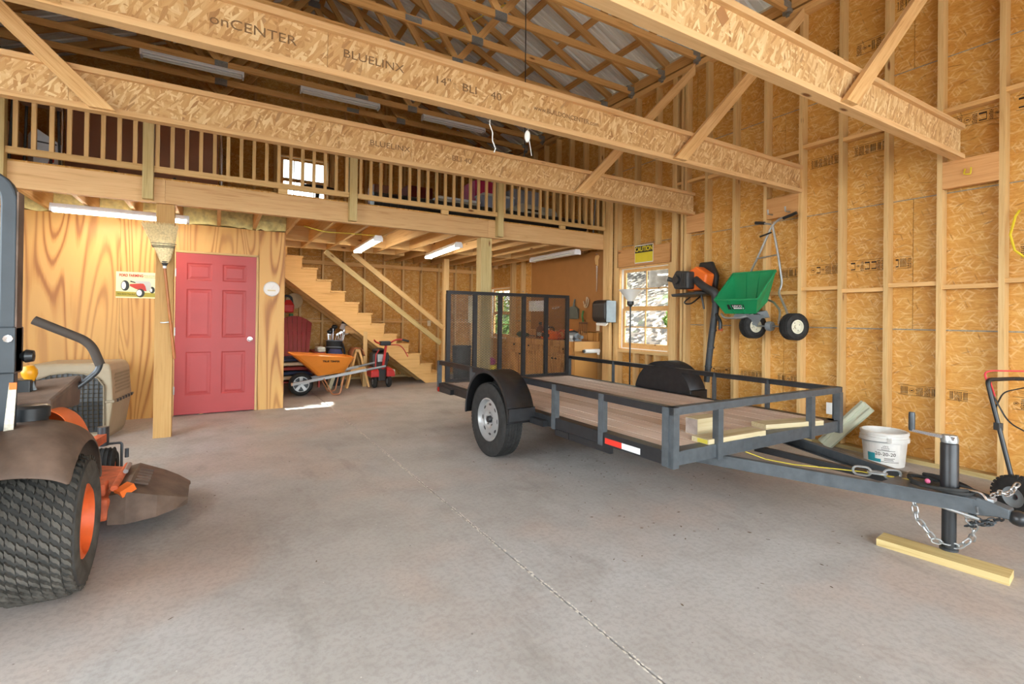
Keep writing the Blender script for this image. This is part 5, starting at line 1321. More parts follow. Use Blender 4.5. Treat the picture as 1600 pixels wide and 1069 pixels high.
def broom():
    t = thing('broom', 'corn broom hung bristles up on the post left of the red door', 'broom', (-.47, 6.19, 1.80))
    plain('straw', '#ead2a2', .8, 0, .25, 60, .2, .5)
    rings = []
    for z, w, dpt, x in ((0.0, .035, .03, .0), (.05, .055, .032, .0), (.12, .075, .03, -.005), (.19, .10, .026, -.015), (.28, .125, .022, -.03), (.385, .155, .018, -.045)):
        rings.append([(x+w*math.cos(2*pi*i/20), -.03+dpt*math.sin(2*pi*i/20), z) for i in range(20)])
    m = MB(); m.loft(rings); m.smooth = True; b = m.build('bristle_head', 'straw', t)
    rr = random.Random(5); m = MB()
    for i in range(260):
        u = rr.uniform(-1, 1); s = rr.choice((-1, 1)); x0 = -.015+u*.098; x1 = -.045+u*.157; y = -.03-s*.02*math.sqrt(max(0, 1-u*u))
        m.tube([(x0, y*1.0-.004*s, .19), (x1+rr.uniform(-.004, .004), y-.003*s, .385+rr.uniform(.0, .03))], .0012, 3)
    o = m.build('bristles', 'straw', b); o['kind'] = 'stuff'
    for z, w in ((.155, .094), (.175, .101), (.195, .108), (.165, .097)):
        m = MB(); m.tube([(-.012+w*math.cos(2*pi*i/24), -.03+.030*math.sin(2*pi*i/24), z) for i in range(24)], .003, 5, closed=True); m.build('stitching', 'black_paint', b)
    MB().lathe([(.016, -.03), (.02, -.02), (.036, .015)], (0, -.03, 0), (0, 0, 1), 14).build('binding_wire', 'steel_dark', t)
    MB().lathe([(.017, -.055), (.017, -.03)], (0, -.03, 0), (0, 0, 1), 12).build('white_collar', 'white_plastic', t)
    MB().tube([(0, -.03, -.05), (.045, -.03, -.50), (.095, -.03, -.98)], .0135, 12).build('handle', plain('handle_brown', '#b06a35', .35, 0, .12, 12), t)
broom()
tag(MB().tube([(-.50, 6.195, 1.19), (-.50, 6.185, 1.19), (-.47, 6.165, 1.19), (-.40, 6.165, 1.20)], .006, 6).build('post_hook', 'galv', None, loc=(-.5, 6.19, 1.19)), 'small metal hook on the post behind the broom handle', 'hook')
# ================================================================ WORKBENCH AND PEGBOARD
plain('pegboard_brown', '#a26f3a', .7, 0, .05, 5); plain('bench_top', '#b38a5c', .7, 0, .15, 8)
pb = MB().box(5.457, 5.467, 6.195, 8.42, 1.06, 2.42).build('pegboard', 'pegboard_brown', None, loc=(5.462, 7.3, 1.06)); tag(pb, 'large brown hardboard panel on the wall above the workbench', 'panel')
def cabinet(label, y0, y1, doors, xf=4.96):
    t = thing('base_cabinet', label, 'cabinet', (5.25, (y0+y1)/2, 0)); yc = (y0+y1)/2; x0 = xf-5.25; x1 = .213
    MB().box(x0+.02, x1, y0-yc+.002, y1-yc-.002, .09, .868).box(x0+.07, x1, y0-yc+.002, y1-yc-.002, 0, .09).build('carcass', 'stair_ply', t)
    n = doors; w = (y1-y0-.02)/n
    for i in range(n):
        a = y0-yc+.01+w*i
        d = MB().box(x0, x0+.02, a+.006, a+w-.006, .70, .845).build('drawer', 'stair_ply', t, bevel=.003)
        MB().lathe([(0, -.03), (.016, -.028), (.017, -.015), (.008, 0)], (x0, a+w/2, .772), (1, 0, 0), 12).build('knob', 'ink', d)
        d = MB().box(x0, x0+.02, a+.006, a+w-.006, .11, .685).build('door', 'stair_ply', t, bevel=.003)
        MB().box(x0-.004, x0, a+.06, a+w-.06, .17, .62).build('door_panel', 'stair_ply', d)
        MB().lathe([(0, -.03), (.016, -.028), (.017, -.015), (.008, 0)], (x0, a+(w-.05 if i % 2 == 0 else .05), .60), (1, 0, 0), 12).build('knob', 'ink', d)
    return t
plywood('stair_ply', 'yz', '#d09c5c', '#c08844', '#a06a32')
cabinet('wooden workbench cabinet nearest the right window', 6.37, 7.42, 2); cabinet('wooden workbench cabinet at the far end of the bench', 7.42, 8.50, 2)
wt = thing('worktop', 'long wooden worktop running along the right wall', 'worktop', (5.25, 7.43, .87))
MB().box(-.30, .213, -1.10, 1.09, .0, .038).build('top_slab', 'bench_top', wt, bevel=.004)
MB().box(-.315, -.30, -1.10, 1.09, -.06, .038).build('front_apron', 'stair_ply', wt); MB().box(-.315, .213, -1.115, -1.10, -.12, .038).build('end_apron', 'stair_ply', wt)
MB().box(.193, .213, -1.10, 1.09, .038, .175).build('backsplash', 'stair_ply', wt)
# towel roll on the bench end
t = thing('paper_towel_roll', 'white paper towel roll mounted on the near end of the workbench', 'paper towel', (5.25, 6.27, .755))
MB().tube([(-.15, 0, 0), (.15, 0, 0)], .034, 20).build('roll', 'white_paint', t); MB().tube([(-.18, 0, 0), (-.15, 0, 0)], .022, 12).build('roll_core', 'steel_dark', t)
MB().bar((-.165, 0, 0), (-.165, .05, 0), .012, .03).build('holder_arm', 'stair_ply', t); MB().bar((.158, 0, 0), (.158, .05, 0), .012, .03).build('holder_arm', 'stair_ply', t)
MB().prism([(.08, -.034, .0), (.14, -.034, 0), (.135, -.034, -.06), (.085, -.034, -.055)], (0, .001, 0)).build('loose_sheet', 'white_paint', t)

def chainsaw():
    t = thing('chainsaw', 'orange chainsaw lying on the workbench behind the ramp mesh', 'chainsaw', (5.1, 7.1, .91))
    MB().loft([[(-.1, -.12, 0), (.08, -.12, 0), (.08, .30, 0), (-.1, .30, 0)], [(-.1, -.10, .10), (.08, -.10, .10), (.08, .28, .13), (-.1, .28, .13)], [(-.06, -.04, .14), (.05, -.04, .14), (.05, .22, .17), (-.06, .22, .17)]]).build('engine_body', 'orange_plastic', t, bevel=.025)
    MB().tube(fillet([(0, -.08, .10), (0, -.20, .18), (0, -.30, .12), (0, -.28, .03), (0, -.10, .03)], .05), .018, 10).build('rear_handle', 'orange_dirty', t)
    MB().tube(fillet([(-.12, .12, .02), (-.13, .12, .20), (.08, .14, .22), (.09, .14, .05)], .05), .012, 8).build('front_handle', 'black_paint', t)
    MB().box(.04, .05, .28, .62, .04, .11).build('guide_bar', 'galv', t, bevel=.02); MB().cbox((0, .05, .07), (.22, .06, .05)).build('clutch_cover', 'dark_plastic', t, bevel=.01)
    MB().lathe([(0, 0), (.035, 0), (.04, .02), (0, .03)], (-.1, .2, .08), (-1, 0, 0), 14).build('starter', 'dark_plastic', t)
chainsaw()
def tool(name, label, cat, loc, parts, group=None):
    t = thing(name, label, cat, loc, group=group)
    for nm, m, mat, bv in parts: m.build(nm, mat, t, bevel=bv)
    return t
tool('bench_grinder', 'grey power tool standing at the near end of the workbench', 'power tool', (5.12, 6.58, .908), [
    ('motor_body', MB().lathe([(0, -.16), (.05, -.155), (.06, -.1), (.065, .06), (.05, .16), (0, .165)], (0, .03, .085), (.15, 1, 0), 20), 'grey_plastic', 0), ('tool_base', MB().box(-.07, .07, -.12, .14, 0, .03), 'grey_plastic', .006),
    ('tool_neck', MB().box(-.04, .04, -.05, .08, .03, .06), 'dark_plastic', .004), ('tool_handle', MB().tube([(0, -.1, .14), (.02, .02, .17), (0, .12, .15)], .014, 8), 'dark_plastic', 0), ('tool_nozzle', MB().tube([(0, -.13, .085), (-.02, -.24, .07)], .03, 12), 'grey_plastic', 0)])
tool('bench_vise', 'small steel vise on the near corner of the workbench', 'vise', (5.0, 6.5, .908), [('vise_base', MB().lathe([(0, 0), (.05, 0), (.045, .02), (.03, .03), (.03, .05), (0, .05)], n=14), 'galv', 0), ('vise_jaw', MB().box(-.05, .02, -.035, .035, .05, .10), 'galv', .006), ('vise_screw', MB().tube([(-.05, 0, .07), (-.12, 0, .07)], .010, 8), 'chrome', 0), ('vise_bar', MB().tube([(-.11, -.05, .07), (-.11, .05, .07)], .005, 6), 'chrome', 0)])
tool('power_drill', 'orange and black power tool beside the chainsaw on the workbench', 'power tool', (5.22, 6.86, .908), [('drill_body', MB().tube([(0, -.10, .15), (0, .08, .15), (0, .13, .15)], [.04, .045, .02], 14), 'orange_plastic', 0), ('drill_grip', MB().bar((0, .02, .13), (0, .05, .02), .04, .05), 'black_paint', .01), ('drill_battery', MB().box(-.035, .035, 0, .11, 0, .045), 'black_paint', .006), ('drill_chuck', MB().tube([(0, -.10, .15), (0, -.16, .15)], [.022, .014], 10), 'steel_dark', 0)])
tool('brown_jug', 'brown and black jug at the far end of the workbench', 'jug', (5.3, 7.85, .908), [('jug_body', MB().lathe([(0, 0), (.075, 0), (.08, .02), (.08, .16), (.05, .21), (.025, .23), (.025, .26), (0, .26)], n=18), plain('jug_brown', '#6d3f22', .4), 0), ('jug_cap', MB().lathe([(0, .30), (.03, .30), (.03, .25)][::-1], n=12), 'black_paint', 0)])
tool('white_bottle', 'slim white bottle behind the chainsaw on the workbench', 'bottle', (5.38, 7.72, .908), [('bottle_body', MB().lathe([(0, 0), (.035, 0), (.037, .02), (.037, .16), (.015, .2), (0, .2)], n=14), 'white_plastic', 0), ('spray_head', MB().box(-.03, .02, -.012, .012, .2, .24), 'white_plastic', .004)])
tool('green_trimmer', 'dark green hedge tool lying at the far end of the workbench', 'power tool', (5.1, 8.15, .908), [('tool_body', MB().tube([(0, -.18, .05), (0, .1, .06), (0, .2, .05)], [.03, .055, .03], 12), plain('tool_green', '#3d4f3a', .5), 0), ('tool_blade', MB().box(-.02, .02, -.5, -.15, .035, .05), 'steel_dark', .003)])
# things hung on the pegboard (x just in front of 5.535)
def hang(name, label, cat, y, z, parts):
    t = thing(name, label, cat, (5.452, y*.983, 1.285+(z-1.285)*.983))
    for nm, m, mat, bv in parts: m.build(nm, mat, t, bevel=bv)
    return t
def hand_saw():
    bl = MB().prism([(-.006, .016, -.12), (-.006, -.02, -.12), (-.006, -.012, -.55), (-.006, .008, -.56)], (.002, 0, 0))
    hd = MB(); hd.prism([(-.015, -.035, .06), (-.015, .03, .05), (-.015, .05, .0), (-.015, .025, -.10), (-.015, -.025, -.13), (-.015, -.03, -.03), (-.015, -.055, .03)], (.02, 0, 0))
    hang('pruning_saw', 'long steel saw with wooden handle hung high on the brown panel', 'saw', 6.51, 2.31, [('blade', bl, 'chrome', 0), ('handle', hd, 'stair_wood', .006), ('nail', MB().tube([(.004, 0, .07), (-.03, 0, .075)], .004, 6), 'galv', 0)])
hand_saw()
hang('dustpan', 'grey metal dustpan hanging on the brown panel', 'dustpan', 7.11, 1.60, [('pan', MB().loft([[(-.02, -.13, -.32), (-.02, .13, -.32), (-.012, .13, -.32), (-.012, -.13, -.32)], [(-.05, -.13, -.14), (-.05, .13, -.14), (-.005, .13, -.14), (-.005, -.13, -.14)], [(-.05, -.06, -.10), (-.05, .06, -.10), (-.005, .06, -.10), (-.005, -.06, -.10)]]), plain('pan_grey', '#62685f', .5), .006), ('handle', MB().tube([(-.025, .0, -.12), (-.02, -.02, .03)], [.024, .014], 10), 'pan_grey', 0)])
hang('bar_clamp', 'pale wooden clamp hanging on the brown panel beside the dustpan', 'clamp', 6.75, 1.65, [('clamp_frame', MB().tube(fillet([(-.02, -.03, -.02), (-.02, -.02, .0), (-.02, .0, .005), (-.02, .02, -.12), (-.02, .06, -.16), (-.02, .0, -.17), (-.02, -.03, -.13), (-.02, -.045, -.03)], .02), .012, 8, closed=True), plain('clamp_tan', '#c9b08e', .6), 0), ('clamp_jaw', MB().bar((-.02, .05, -.15), (-.02, .09, -.06), .014, .02), 'clamp_tan', .003), ('clamp_pad', MB().bar((-.02, .03, -.165), (-.02, .07, -.12), .02, .035), 'clamp_tan', .004)])
fk = [('green_handle', MB().tube([(-.03, 0, -.01), (-.05, 0, -.10), (-.03, 0, -.2)], .018, 10), plain('handle_green', '#4f7a3c', .5), 0), ('socket', MB().bar((-.03, -.11, -.22), (-.03, .11, -.22), .012, .03), plain('rust', '#6d4f3a', .8, 0, .2), .003)]
t = hang('garden_fork', 'small garden fork with green handle hanging below the clamp', 'garden fork', 6.83, 1.43, fk)
for i in range(5): y = -.10+.05*i; MB().tube([(-.03, y, -.22), (-.035, y, -.32), (-.05, y, -.42)], .005, 6).build('tine', 'rust', t)
t = hang('paper_notice', 'white sheet of paper pinned on the brown panel', 'paper', 8.32, 1.42, [('sheet', MB().box(-.004, -.002, -.31, .31, 0, .21), 'white_paint', 0)])
for i, y in enumerate((7.68, 7.60, 7.53)):
    tag(MB().tube(fillet([(5.457, y*.983, 1.487), (5.40, y*.983, 1.487), (5.40, y*.983+.03, 1.497), (5.40, y*.983+.03, 1.457)], .01), .004, 6).build('peg_hook', 'chrome', None, loc=(5.457, y*.983, 1.487)), ('leftmost', 'middle', 'rightmost')[i]+' of three small wire hooks on the brown panel behind the ramp', 'hook', 'pegboard hooks')
# trash can and bag beyond the ramp
t = thing('trash_can', 'dark grey ribbed trash can seen through the ramp mesh', 'trash can', (4.15, 8.9, 0))
MB().lathe([(0, .02), (.14, .02), (.145, 0), (.15, .02), (.178, .68), (.192, .69), (.192, .72), (.17, .72), (.14, .05), (0, .05)], n=28).build('can_body', 'dark_can' if 'dark_can' in MATS else plain('dark_can', '#43494b', .5), t)
for i in range(10): a = 2*pi*i/10; MB().bar((.155*math.cos(a), .155*math.sin(a), .06), (.182*math.cos(a), .182*math.sin(a), .66), .012, .012).build('can_rib', 'dark_can', t)
t = thing('shopping_bag', 'crumpled yellow and pink bag on the floor at the bench end', 'bag', (4.68, 8.70, 0))
rr = random.Random(3)
MB().loft([[(.14*math.cos(a)*(1+rr.uniform(-.1, .1)), .16*math.sin(a)*(1+rr.uniform(-.1, .1)), z) for a in [2*pi*i/12 for i in range(12)]] for z in (0, .12, .26, .34)]).build('bag_body', plain('bag_yellow', '#d6c531', .6, 0, .25, 12), t)
MB().ball((.02, .03, .40), (.11, .12, .09), 10, 7).build('bag_content', plain('bag_pink', '#b04a78', .6, 0, .35, 16), t)
# printed notice with a red bottle shape on the back wall
t = thing('wall_poster', 'pale poster with a red bottle shape on the back wall behind the ramp', 'poster', (5.25, 10.25, 1.15))
MB().box(-.32, .32, 0, .004, 0, .62).build('sheet', plain('poster_pale', '#cfc2a0', .7), t); MB().lathe([(0, .05), (.045, .05), (.05, .07), (.05, .20), (.02, .28), (.018, .36), (0, .37)], (.17, -.002, .0), (0, 0, 1), 12).build('red_bottle', 'red_tape', t)

# ================================================================ UNDER THE STAIRS
def wheelbarrow():
    t = thing('wheelbarrow', 'orange wheelbarrow with grey handles and five-spoke wheel under the stairs', 'wheelbarrow', (1.5, 8.5, 0))
    def L(x, y, z): return (x-1.5, y-8.5, z)
    plain('barrow_orange', '#d9822b', .45, 0, .07, 4); plain('handle_grey', '#a8adb0', .45, 0, .08, 10)
    def ring(x0, x1, y0, y1, z0, z1, n=6):
        c = [(x0, y0, z0), (x1, y0, z1), (x1, y1, z1), (x0, y1, z0)]; return [L(*c[i]) for i in range(4)]
    m = MB(); bot = ring(1.38, 1.80, 8.34, 8.62, .315, .36); mid = ring(1.22, 1.86, 8.26, 8.72, .47, .47); top = ring(.985, 1.915, 8.18, 8.80, .675, .605)
    m.loft([bot, mid, top], False); m.add(bot, [(3, 2, 1, 0)]); tr = m.build('tray', 'barrow_orange', t, bevel=.05, solid=0)
    m = MB(); tt = [V(p) for p in top]
    m.tube(fillet([tt[0].lerp(tt[1], .5), tt[1], tt[2], tt[3], tt[0], tt[0].lerp(tt[1], .49)], .08), .011, 8); m.build('tray_rim', 'barrow_orange', tr)
    tn = text('lettering', 'TRUE TEMPER', .042, 'ink', tr, frame(L(1.56, 8.212, .555), (1, 0, -.04), (0, -.36, .93)), .0008, bold=.002)
    for y0, y1, nm in ((8.40, 8.16, 'a'), (8.60, 8.84, 'b')):
        MB().bar(L(1.0, y0, .195), L(2.12, y1*.8+y0*.2, .40), .035, .045).build('handle_rail', 'handle_grey', t, bevel=.006)
        MB().tube([L(2.10, y1*.81+y0*.19, .396), L(2.42, y1, .452)], .019, 10).build('handle_grip', 'grey_plastic', t)
        MB().tube(fillet([L(1.47, y0*.6+y1*.4, .28), L(1.60, y0*.6+y1*.4, .015), L(1.72, y0*.6+y1*.4, .015), L(1.78, y0*.6+y1*.4, .31)], .04), .012, 8).build('leg', plain('leg_bronze', '#b47b58', .4, .4), t)
    MB().bar(L(1.02, 8.38, .20), L(1.02, 8.62, .20), .03, .04).build('nose_guard', 'barrow_orange', t)
    c = L(1.155, 8.5, .185)
    w = MB().lathe([(.12, -.04), (.15, -.05), (.175, -.035), (.185, -.01), (.185, .01), (.175, .035), (.15, .05), (.12, .04), (.12, -.04)], c, (0, 1, 0), 36).build('wheel', 'rubber', t)
    rm = MB().lathe([(.122, -.045), (.112, -.045), (.108, -.02), (.112, .03), (.122, .045)], c, (0, 1, 0), 36).build('wheel_rim', 'rim_silver', w)
    MB().lathe([(0, -.05), (.025, -.05), (.03, -.03), (.03, .03), (0, .03)], c, (0, 1, 0), 16).build('hub', 'rim_silver', w)
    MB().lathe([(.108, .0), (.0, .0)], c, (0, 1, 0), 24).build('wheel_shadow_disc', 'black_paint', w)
    for i in range(5):
        a = 2*pi*i/5+.3; MB().bar(V(c)+V(0, -.025, 0), V(c)+V(.112*math.cos(a), -.03, .112*math.sin(a)), .035, .03, up=(0, 1, 0), w2=.05).build('spoke', 'rim_silver', w)
    MB().tube([L(1.155, 8.40, .185), L(1.155, 8.60, .185)], .009, 8).build('axle', 'galv', t)
wheelbarrow()
def adirondack():
    t = thing('adirondack_chair', 'dark red slatted garden chair with fan back behind the wheelbarrow', 'chair', (1.24, 9.72, 0))
    mt = plain('chair_red', '#a03a34', .55, 0, .1, 8)
    for i in range(7):
        k = i-3; x0 = .062*k; x1 = .088*k; hh = lambda x: 1.27-.9*x*x*1.6
        m = MB(); m.loft([[(x0-.028, .12, .38), (x0+.028, .12, .38), (x0+.028, .14, .38), (x0-.028, .14, .38)], [(x1-.041, .33, hh(x1-.041)), (x1+.041, .33, hh(x1+.041)), (x1+.041, .35, hh(x1+.041)), (x1-.041, .35, hh(x1-.041))]]); m.build('back_slat', mt, t)
    for y, z, w in ((.17, .52, .50), (.27, .95, .56)): beam2 = MB().bar((-w/2, y+.02, z), (w/2, y+.02, z), .02, .07).build('back_rail', mt, t)
    for i in range(6): MB().box(-.27, .27, -.36+.085*i, -.285+.085*i, .40-.012*i, .42-.012*i).build('seat_slat', mt, t)
    for s in (-1, 1):
        MB().prism([(s*.30, -.40, .40), (s*.30, -.40, .30), (s*.30, .40, .02), (s*.30, .40, .10)], (s*.022, 0, 0)).build('side_rail', mt, t)
        MB().box(min(s*.32, s*.345), max(s*.32, s*.345), -.38, -.28, 0, .60).build('front_leg', mt, t)
        MB().prism([(s*.25, -.46, .60), (s*.41, -.46, .60), (s*.41, .0, .61), (s*.34, .30, .62), (s*.27, .30, .62)], (0, 0, .022)).build('armrest', mt, t)
    MB().box(-.33, .33, -.405, -.385, .28, .42).build('front_apron', mt, t)
adirondack()
tag(MB().loft([[(x+1.60+rr.uniform(-.02, .02), y+9.45+rr.uniform(-.02, .02), z) for x, y in ((-.08, -.12), (.08, -.12), (.09, .14), (-.09, .14))] for z in (.625, .66, .72)]).build('folded_cloth', plain('cloth_grey', '#c3c5bb', .9, 0, .2, 25), None, loc=(1.6, 9.45, .62), bevel=.03), 'pale grey cloth draped over the arm of the red garden chair', 'cloth')
for i, (c, lb) in enumerate((('#c9b99a', 'bottom beige seat cushion of the stack under the red chair'), ('#2d3853', 'lower navy seat cushion of the stack under the red chair'), ('#8c3530', 'red seat cushion in the middle of the stack'), ('#cbbb9c', 'upper beige seat cushion of the stack under the red chair'), ('#343f5c', 'top navy seat cushion of the stack by the wheelbarrow'))):
    z = .225+.075*i; m = MB(); ring = lambda k, zz: [(1.12+k*.27*math.copysign(abs(math.cos(a))**.5, math.cos(a)), 8.98+k*.22*math.copysign(abs(math.sin(a))**.5, math.sin(a)), zz-.05*k*abs(math.cos(a))**2*(1 if math.cos(a) > 0 else .4)) for a in [2*pi*j/24 for j in range(24)]]
    m.loft([ring(.75, z), ring(.97, z+.012), ring(1, z+.032), ring(.95, z+.055), ring(.7, z+.066)]); m.smooth = True
    o = m.build('seat_cushion', plain('cushion%d' % i, c, .85, 0, .12, 20), None, loc=(1.12, 8.98, z)); tag(o, lb, 'cushion', 'stacked seat cushions')
cs = thing('low_stool', 'low wooden stool carrying the stack of seat cushions', 'stool', (1.12, 8.98, 0))
MB().box(-.24, .24, -.2, .2, .175, .20).build('stool_top', 'chair_red', cs)
for sx in (-1, 1):
    for sy in (-1, 1): MB().box(sx*.2-.02, sx*.2+.02, sy*.16-.02, sy*.16+.02, 0, .176).build('leg', 'chair_red', cs)
def golf():
    t = thing('golf_bag', 'black and navy golf bag full of clubs behind the wheelbarrow', 'golf bag', (1.82, 9.45, 0), (math.radians(-6), math.radians(3), 0))
    def oval(z, a, b, k=0): return [(a*math.cos(2*pi*i/20), b*math.sin(2*pi*i/20)+k, z) for i in range(20)]
    m = MB(); m.loft([oval(0, .13, .11), oval(.04, .14, .12), oval(.55, .135, .12), oval(.80, .145, .13), oval(.83, .145, .13)]); m.smooth = True; b = m.build('bag_body', 'bag_black' if 'bag_black' in MATS else plain('bag_black', '#26282c', .7, 0, .25, 14), t)
    m = MB(); m.loft([oval(.30, .12, .05, -.13), oval(.34, .13, .06, -.13), oval(.60, .13, .06, -.13), oval(.66, .10, .04, -.12)]); m.smooth = True; m.build('ball_pocket', plain('bag_navy', '#3a3f66', .7, 0, .15, 14), b)
    MB().tube(fillet([(.13, -.05, .78), (.17, -.14, .6), (.14, -.06, .35)], .08), .018, 8).build('shoulder_strap', 'bag_black', b)
    for z in (.82, .70): m = MB(); m.tube([V(.149*math.cos(a), .134*math.sin(a), z) for a in [2*pi*i/24 for i in range(24)]], .009, 6, closed=True); m.build('bag_ring', 'grey_plastic', b)
    r = random.Random(8)
    for i in range(9):
        a = 2*pi*i/9; p = V(.09*math.cos(a), .08*math.sin(a), .60); q = p+V(.06*math.cos(a)+.02, .03*math.sin(a)-.02, .33+r.uniform(0, .12))
        MB().tube([p, q], .006, 6).build('club_shaft', 'chrome', t)
        if i in (0, 3, 5, 6): MB().ball(q+V(.02, -.02, .02), (.055, .045, .04), 10, 8).build('head_cover', 'black_paint' if i else 'white_plastic', t)
        elif i == 1: MB().tube([q, q+V(.03, -.01, .10), q+V(.04, -.02, .17)], [.05, .045, .04], 12).build('head_cover', 'white_plastic', t); MB().lathe([(.047, -.02), (.05, 0), (.047, .02)], q+V(.034, -.014, .12), (.1, 0, 1), 12).build('cover_stripe', 'black_paint', t)
        else: MB().prism([q+V(-.01, -.01, -.02), q+V(.03, -.02, -.02), q+V(.075, -.03, .03), q+V(.03, -.02, .045), q+V(-.01, -.01, .01)], (0, .02, 0)).build('club_head', 'chrome', t, bevel=.004)
golf()
def sawhorse():
    t = thing('sawhorse', 'wooden sawhorse with a brown cloth over its top under the stairs', 'sawhorse', (2.17, 9.08, 0))
    beam('top_beam', (0, -.06, .66), (0, .30, .66), .09, .05, 'lumber_warm', t)
    for y in (-.03, .27):
        for s in (-1, 1): beam('leg', (s*.04, y, .64), (s*.20, y+(-.05 if y < 0 else .05), 0), .06, .035, 'lumber_warm', t)
        beam('tie', (-.14, y, .33), (.14, y, .33), .02, .07, 'lumber_warm', t)
    m = MB(); m.loft([[(-.12, y, .55+rr.uniform(-.03, .03)), (-.10, y, .64), (-.06, y, .70), (.05, y, .70), (.09, y, .64), (.115, y, .57+rr.uniform(-.03, .03))] for y in (-.10, .0, .12, .24)], False, False); m.smooth = True; m.build('cloth_cover', plain('cloth_brown', '#a86a45', .85, 0, .15, 12), t, solid=.012)
sawhorse()
def tiller():
    t = thing('garden_tiller', 'red garden tiller with black engine and bent handlebars by the stair foot', 'tiller', (2.55, 8.90, 0))
    for x in (-.13, .13):
        w = MB().lathe([(.05, -.03), (.085, -.035), (.105, -.02), (.11, 0), (.105, .02), (.085, .035), (.05, .03), (.05, -.03)], (x, -.05, .11), (1, 0, 0), 24).build('wheel', 'rubber', t)
        MB().lathe([(.055, -.03), (.02, -.03), (.02, .03), (.055, .03)], (x, -.05, .11), (1, 0, 0), 16).build('wheel_rim', 'grey_plastic', w)
    for s in (-1, 1):
        MB().loft([[(s*.07, -.16, .20), (s*.22, -.16, .20), (s*.22, .15, .20), (s*.07, .15, .20)], [(s*.07, -.14, .32), (s*.21, -.14, .30), (s*.21, .15, .32), (s*.07, .15, .34)], [(s*.09, -.06, .36), (s*.18, -.06, .34), (s*.18, .12, .36), (s*.09, .12, .37)]]).build('tine_guard', 'red_paint', t, bevel=.015)
    MB().box(.205, .225, -.12, .05, .20, .32).build('warning_plate', 'label_white', t)
    MB().box(-.07, .07, -.1, .18, .12, .34).build('gear_case', 'black_paint', t, bevel=.02)
    e = MB().box(-.16, .13, -.02, .24, .36, .62).build('engine', 'dark_plastic', t, bevel=.04)
    MB().lathe([(0, 0), (.085, 0), (.09, .03), (0, .05)], (.12, .1, .53), (1, 0, 0), 20).build('recoil_starter', 'black_paint', e)
    MB().box(-.08, .02, -.07, -.02, .46, .60).build('muffler', 'galv', e, bevel=.01)
    MB().ball((-.02, .1, .66), (.12, .1, .05), 12, 8).build('fuel_tank', 'black_paint', e)
    MB().tube([(-.12, -.08, .34), (-.12, -.1, .6), (-.06, -.08, .68)], .012, 8).build('guard_hoop', 'red_paint', t)
    MB().bar((.0, -.10, .34), (.05, -.14, .80), .05, .035).build('mast', 'red_paint', t, bevel=.005)
    MB().box(-.06, .12, -.2, -.06, .76, .84).build('control_head', 'black_paint', t, bevel=.015)
    MB().tube(fillet([(.10, -.12, .79), (.22, -.14, .86), (.30, -.18, .87), (.40, -.26, .84)], .05), .014, 10).build('handlebar', 'red_paint', t); MB().tube([(.33, -.2, .862), (.42, -.28, .835)], .02, 10).build('grip', 'black_paint', t)
    MB().tube(fillet([(.10, -.12, .77), (.27, -.2, .77), (.34, -.24, .70), (.40, -.30, .56)], .05), .009, 8).build('control_lever', 'red_paint', t)
    MB().tube(fillet([(-.04, -.12, .79), (-.13, -.12, .82), (-.18, -.2, .86)], .05), .014, 10).build('handlebar', 'red_paint', t)
tiller()
def trimmer():
    t = thing('string_trimmer', 'red string trimmer hanging on the back wall above the garden chair', 'trimmer', (1.13, 10.15, 1.35))
    MB().loft([[(-.07, -.06, -.02), (.10, -.06, -.02), (.10, .06, -.02), (-.07, .06, -.02)], [(-.08, -.08, .12), (.11, -.08, .12), (.11, .06, .12), (-.08, .06, .12)], [(-.04, -.05, .22), (.05, -.05, .22), (.05, .05, .22), (-.04, .05, .22)]]).build('engine_housing', plain('bright_red', '#d02a24', .35), t, bevel=.02)
    MB().tube(fillet([(-.08, 0, .16), (-.06, 0, .30), (.06, 0, .28), (.08, 0, .14)], .05), .022, 10).build('handle_loop', 'black_paint', t)
    MB().tube([(-.06, -.02, -.02), (-.08, -.1, -.6), (-.10, -.2, -1.2)], .014, 10).build('shaft', 'galv', t)
    MB().cbox((.06, -.02, -.07), (.07, .06, .06)).build('fuel_cap_guard', plain('trim_green', '#2f6b2f', .5), t, bevel=.01)
    MB().bar((.07, -.03, -.10), (.10, -.05, -.30), .04, .015).build('throttle_trigger', 'black_paint', t)
trimmer()
t = thing('wall_hat', 'pale cloth sun hat hanging beside the red trimmer', 'hat', (1.27, 10.22, 1.55)); MB().lathe([(.02, .0), (.10, -.02), (.085, -.06), (.15, -.10), (.148, -.105), (.08, -.065), (0, -.04)][::-1], (0, 0, .0), (.3, 1, .0), 20).build('hat_body', plain('hat_cloth', '#cbb892', .9), t)
MB().lathe([(.084, -.045), (.09, -.06), (.086, -.065)], (0, 0, 0), (.3, 1, 0), 20).build('hat_band', 'bag_black', t)
# box under the wheelbarrow
t = thing('book_box', 'pale box leaning under the wheelbarrow near the golf bag', 'box', (1.66, 9.0, 0), (0, math.radians(18), 0)); MB().box(-.03, .03, -.1, .12, .01, .24).build('box_body', plain('pale_box', '#c8c3a4', .7), t); MB().box(-.033, -.03, -.08, .10, .03, .10).build('box_label', 'handle_green', t)

